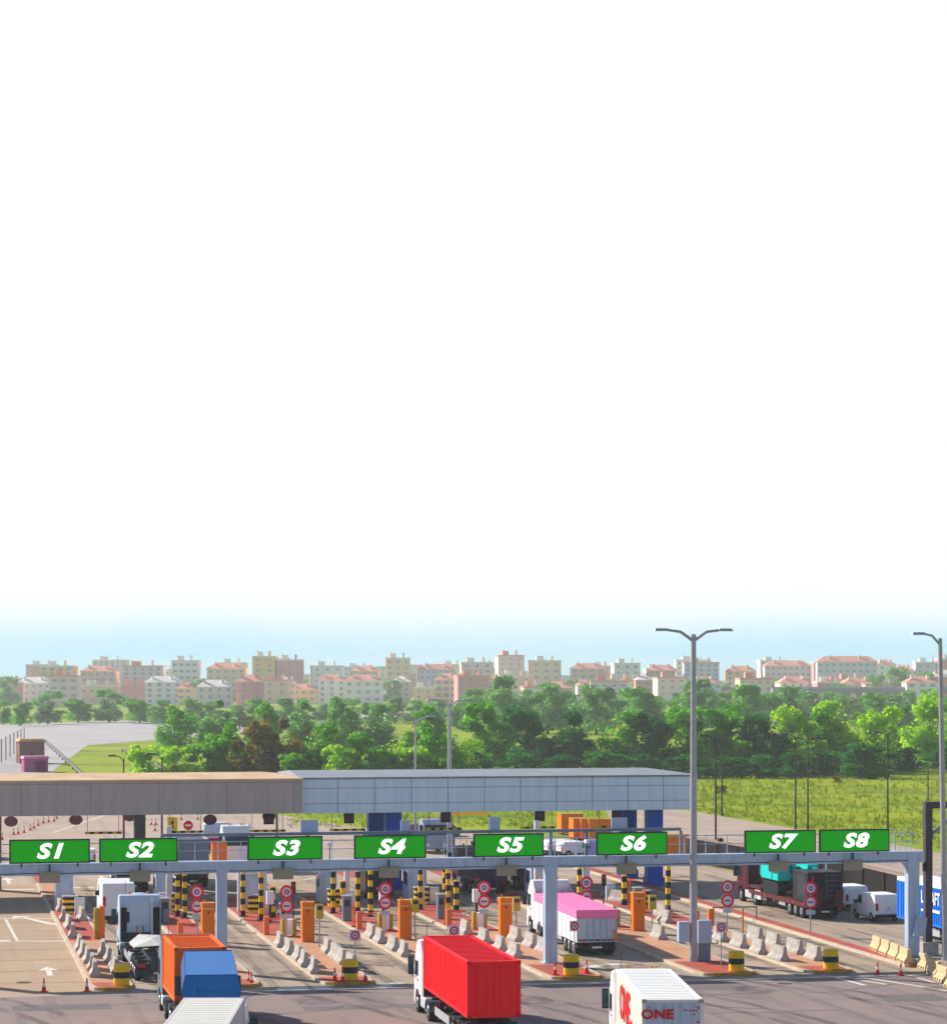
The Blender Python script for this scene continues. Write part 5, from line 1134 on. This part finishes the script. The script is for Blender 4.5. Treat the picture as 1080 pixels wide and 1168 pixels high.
for s_, x, y, c_, n_ in (('lane S1',-30.2,96,(150,40,46),'darkred'),('lane S3',-16.2,92,(40,84,140),'carblue'),('lane S7',11.6,74,(220,222,226),'white'),('lane S8',18.0,86,(90,94,104),'cargrey')):
    van('passenger_car', 'small %s car beyond the canopy in %s' % ({'darkred':'dark red','carblue':'blue','white':'white','cargrey':'grey'}[n_], s_), (x,y,0), 0, 4.1, 1.75, 1.5, c_, n_)

# ------------------------------------------------------------------ air
HZ = bpy.data.materials.new('haze_air'); HZ.use_nodes = True; nt = HZ.node_tree; nt.nodes.remove(nt.nodes['Principled BSDF'])
pv = nt.nodes.new('ShaderNodeVolumePrincipled'); pv.inputs['Color'].default_value = (.90,.94,1,1); pv.inputs['Density'].default_value = .00016; pv.inputs['Anisotropy'].default_value = .1
nt.links.new(pv.outputs[0], nt.nodes['Material Output'].inputs['Volume'])
hz = MB(); hz.bb(-3000,4200,-320,5200,-2,48); hz = hz.build('haze', HZ); hz['kind'] = 'stuff'

# ------------------------------------------------------------------ light, sky, camera
SV = Vector((-1.15,1.35,1.0)).normalized()          # towards the sun
sun = bpy.data.lights.new('sun', 'SUN'); sun.energy = 5.0; sun.angle = R(.5); sun.color = (1.0,.93,.82)
so = bpy.data.objects.new('sun', sun); COL.objects.link(so); so.rotation_euler = (-SV).to_track_quat('-Z','Y').to_euler(); so.location = (-60,60,60)
w = bpy.data.worlds.new('World'); scene.world = w; w.use_nodes = True; nt = w.node_tree; N = nt.nodes; L = nt.links
bg = N['Background']; out = N['World Output']
sky = N.new('ShaderNodeTexSky'); sky.sky_type = 'NISHITA'; sky.sun_disc = False; sky.sun_elevation = math.asin(SV.z); sky.sun_rotation = math.atan2(SV.x, SV.y)
sky.air_density = 1.0; sky.dust_density = .2; sky.ozone_density = 4.0
L.new(sky.outputs[0], bg.inputs[0]); bg.inputs[1].default_value = .088
# invented bank of bright white cloud above a thin blue strip at the horizon
tc = N.new('ShaderNodeTexCoord'); sx = N.new('ShaderNodeSeparateXYZ'); L.new(tc.outputs['Generated'], sx.inputs[0])
nz = N.new('ShaderNodeTexNoise'); nz.inputs['Scale'].default_value = 9; nz.inputs['Detail'].default_value = 5; L.new(tc.outputs['Generated'], nz.inputs['Vector'])
ad = N.new('ShaderNodeMath'); ad.operation = 'MULTIPLY_ADD'; L.new(nz.outputs['Fac'], ad.inputs[0]); ad.inputs[1].default_value = .012; L.new(sx.outputs['Z'], ad.inputs[2])
rp = N.new('ShaderNodeValToRGB'); cr = rp.color_ramp; L.new(ad.outputs[0], rp.inputs[0])
cr.elements[0].position = 0; cr.elements[0].color = (.30,.66,.95,1); cr.elements[1].position = 1; cr.elements[1].color = (1,1,1,1)
for pos, c in ((.012,(.34,.72,.97,1)),(.020,(.58,.84,.99,1)),(.030,(.90,.97,1,1)),(.042,(1,1,1,1))):
    e = cr.elements.new(pos); e.color = c
bg2 = N.new('ShaderNodeBackground'); L.new(rp.outputs[0], bg2.inputs[0]); bg2.inputs[1].default_value = .72
mr = N.new('ShaderNodeMapRange'); mr.interpolation_type = 'SMOOTHSTEP'; mr.inputs[1].default_value = .255; mr.inputs[2].default_value = .33; mr.inputs[3].default_value = 0; mr.inputs[4].default_value = 1
L.new(sx.outputs['Z'], mr.inputs[0])
mx = N.new('ShaderNodeMixShader'); my = N.new('ShaderNodeMapRange'); my.interpolation_type = 'SMOOTHSTEP'; my.inputs[1].default_value = -.1; my.inputs[2].default_value = .35; my.inputs[3].default_value = 1; my.inputs[4].default_value = 0
L.new(sx.outputs['Y'], my.inputs[0]); mk = N.new('ShaderNodeMath'); mk.operation = 'MAXIMUM'; L.new(mr.outputs[0], mk.inputs[0]); L.new(my.outputs[0], mk.inputs[1])   # made-up bank kept to the north to hold down its fill light
L.new(mk.outputs[0], mx.inputs[0]); L.new(bg2.outputs[0], mx.inputs[1]); L.new(bg.outputs[0], mx.inputs[2]); L.new(mx.outputs[0], out.inputs[0])

cam = bpy.data.cameras.new('camera'); co = bpy.data.objects.new('camera', cam); COL.objects.link(co); scene.camera = co
co.location = CAM; co.rotation_euler = (R(90), 0, -YAW)
cam.sensor_fit = 'VERTICAL'; cam.sensor_height = 36; cam.sensor_width = 36; cam.lens = 36*FPX/1168; cam.shift_y = (HOR-584)/1168; cam.clip_start = 1; cam.clip_end = 20000
scene.view_settings.view_transform = 'Standard'; scene.view_settings.look = 'None'; scene.view_settings.exposure = 0.55; scene.view_settings.gamma = 1
scene.cycles.volume_bounces = 1

for o in bpy.data.objects:
    if 'label' in o and not (4 <= len(o['label'].replace('-',' ').split()) <= 16): print('LABEL', len(o['label'].split()), o['label'])
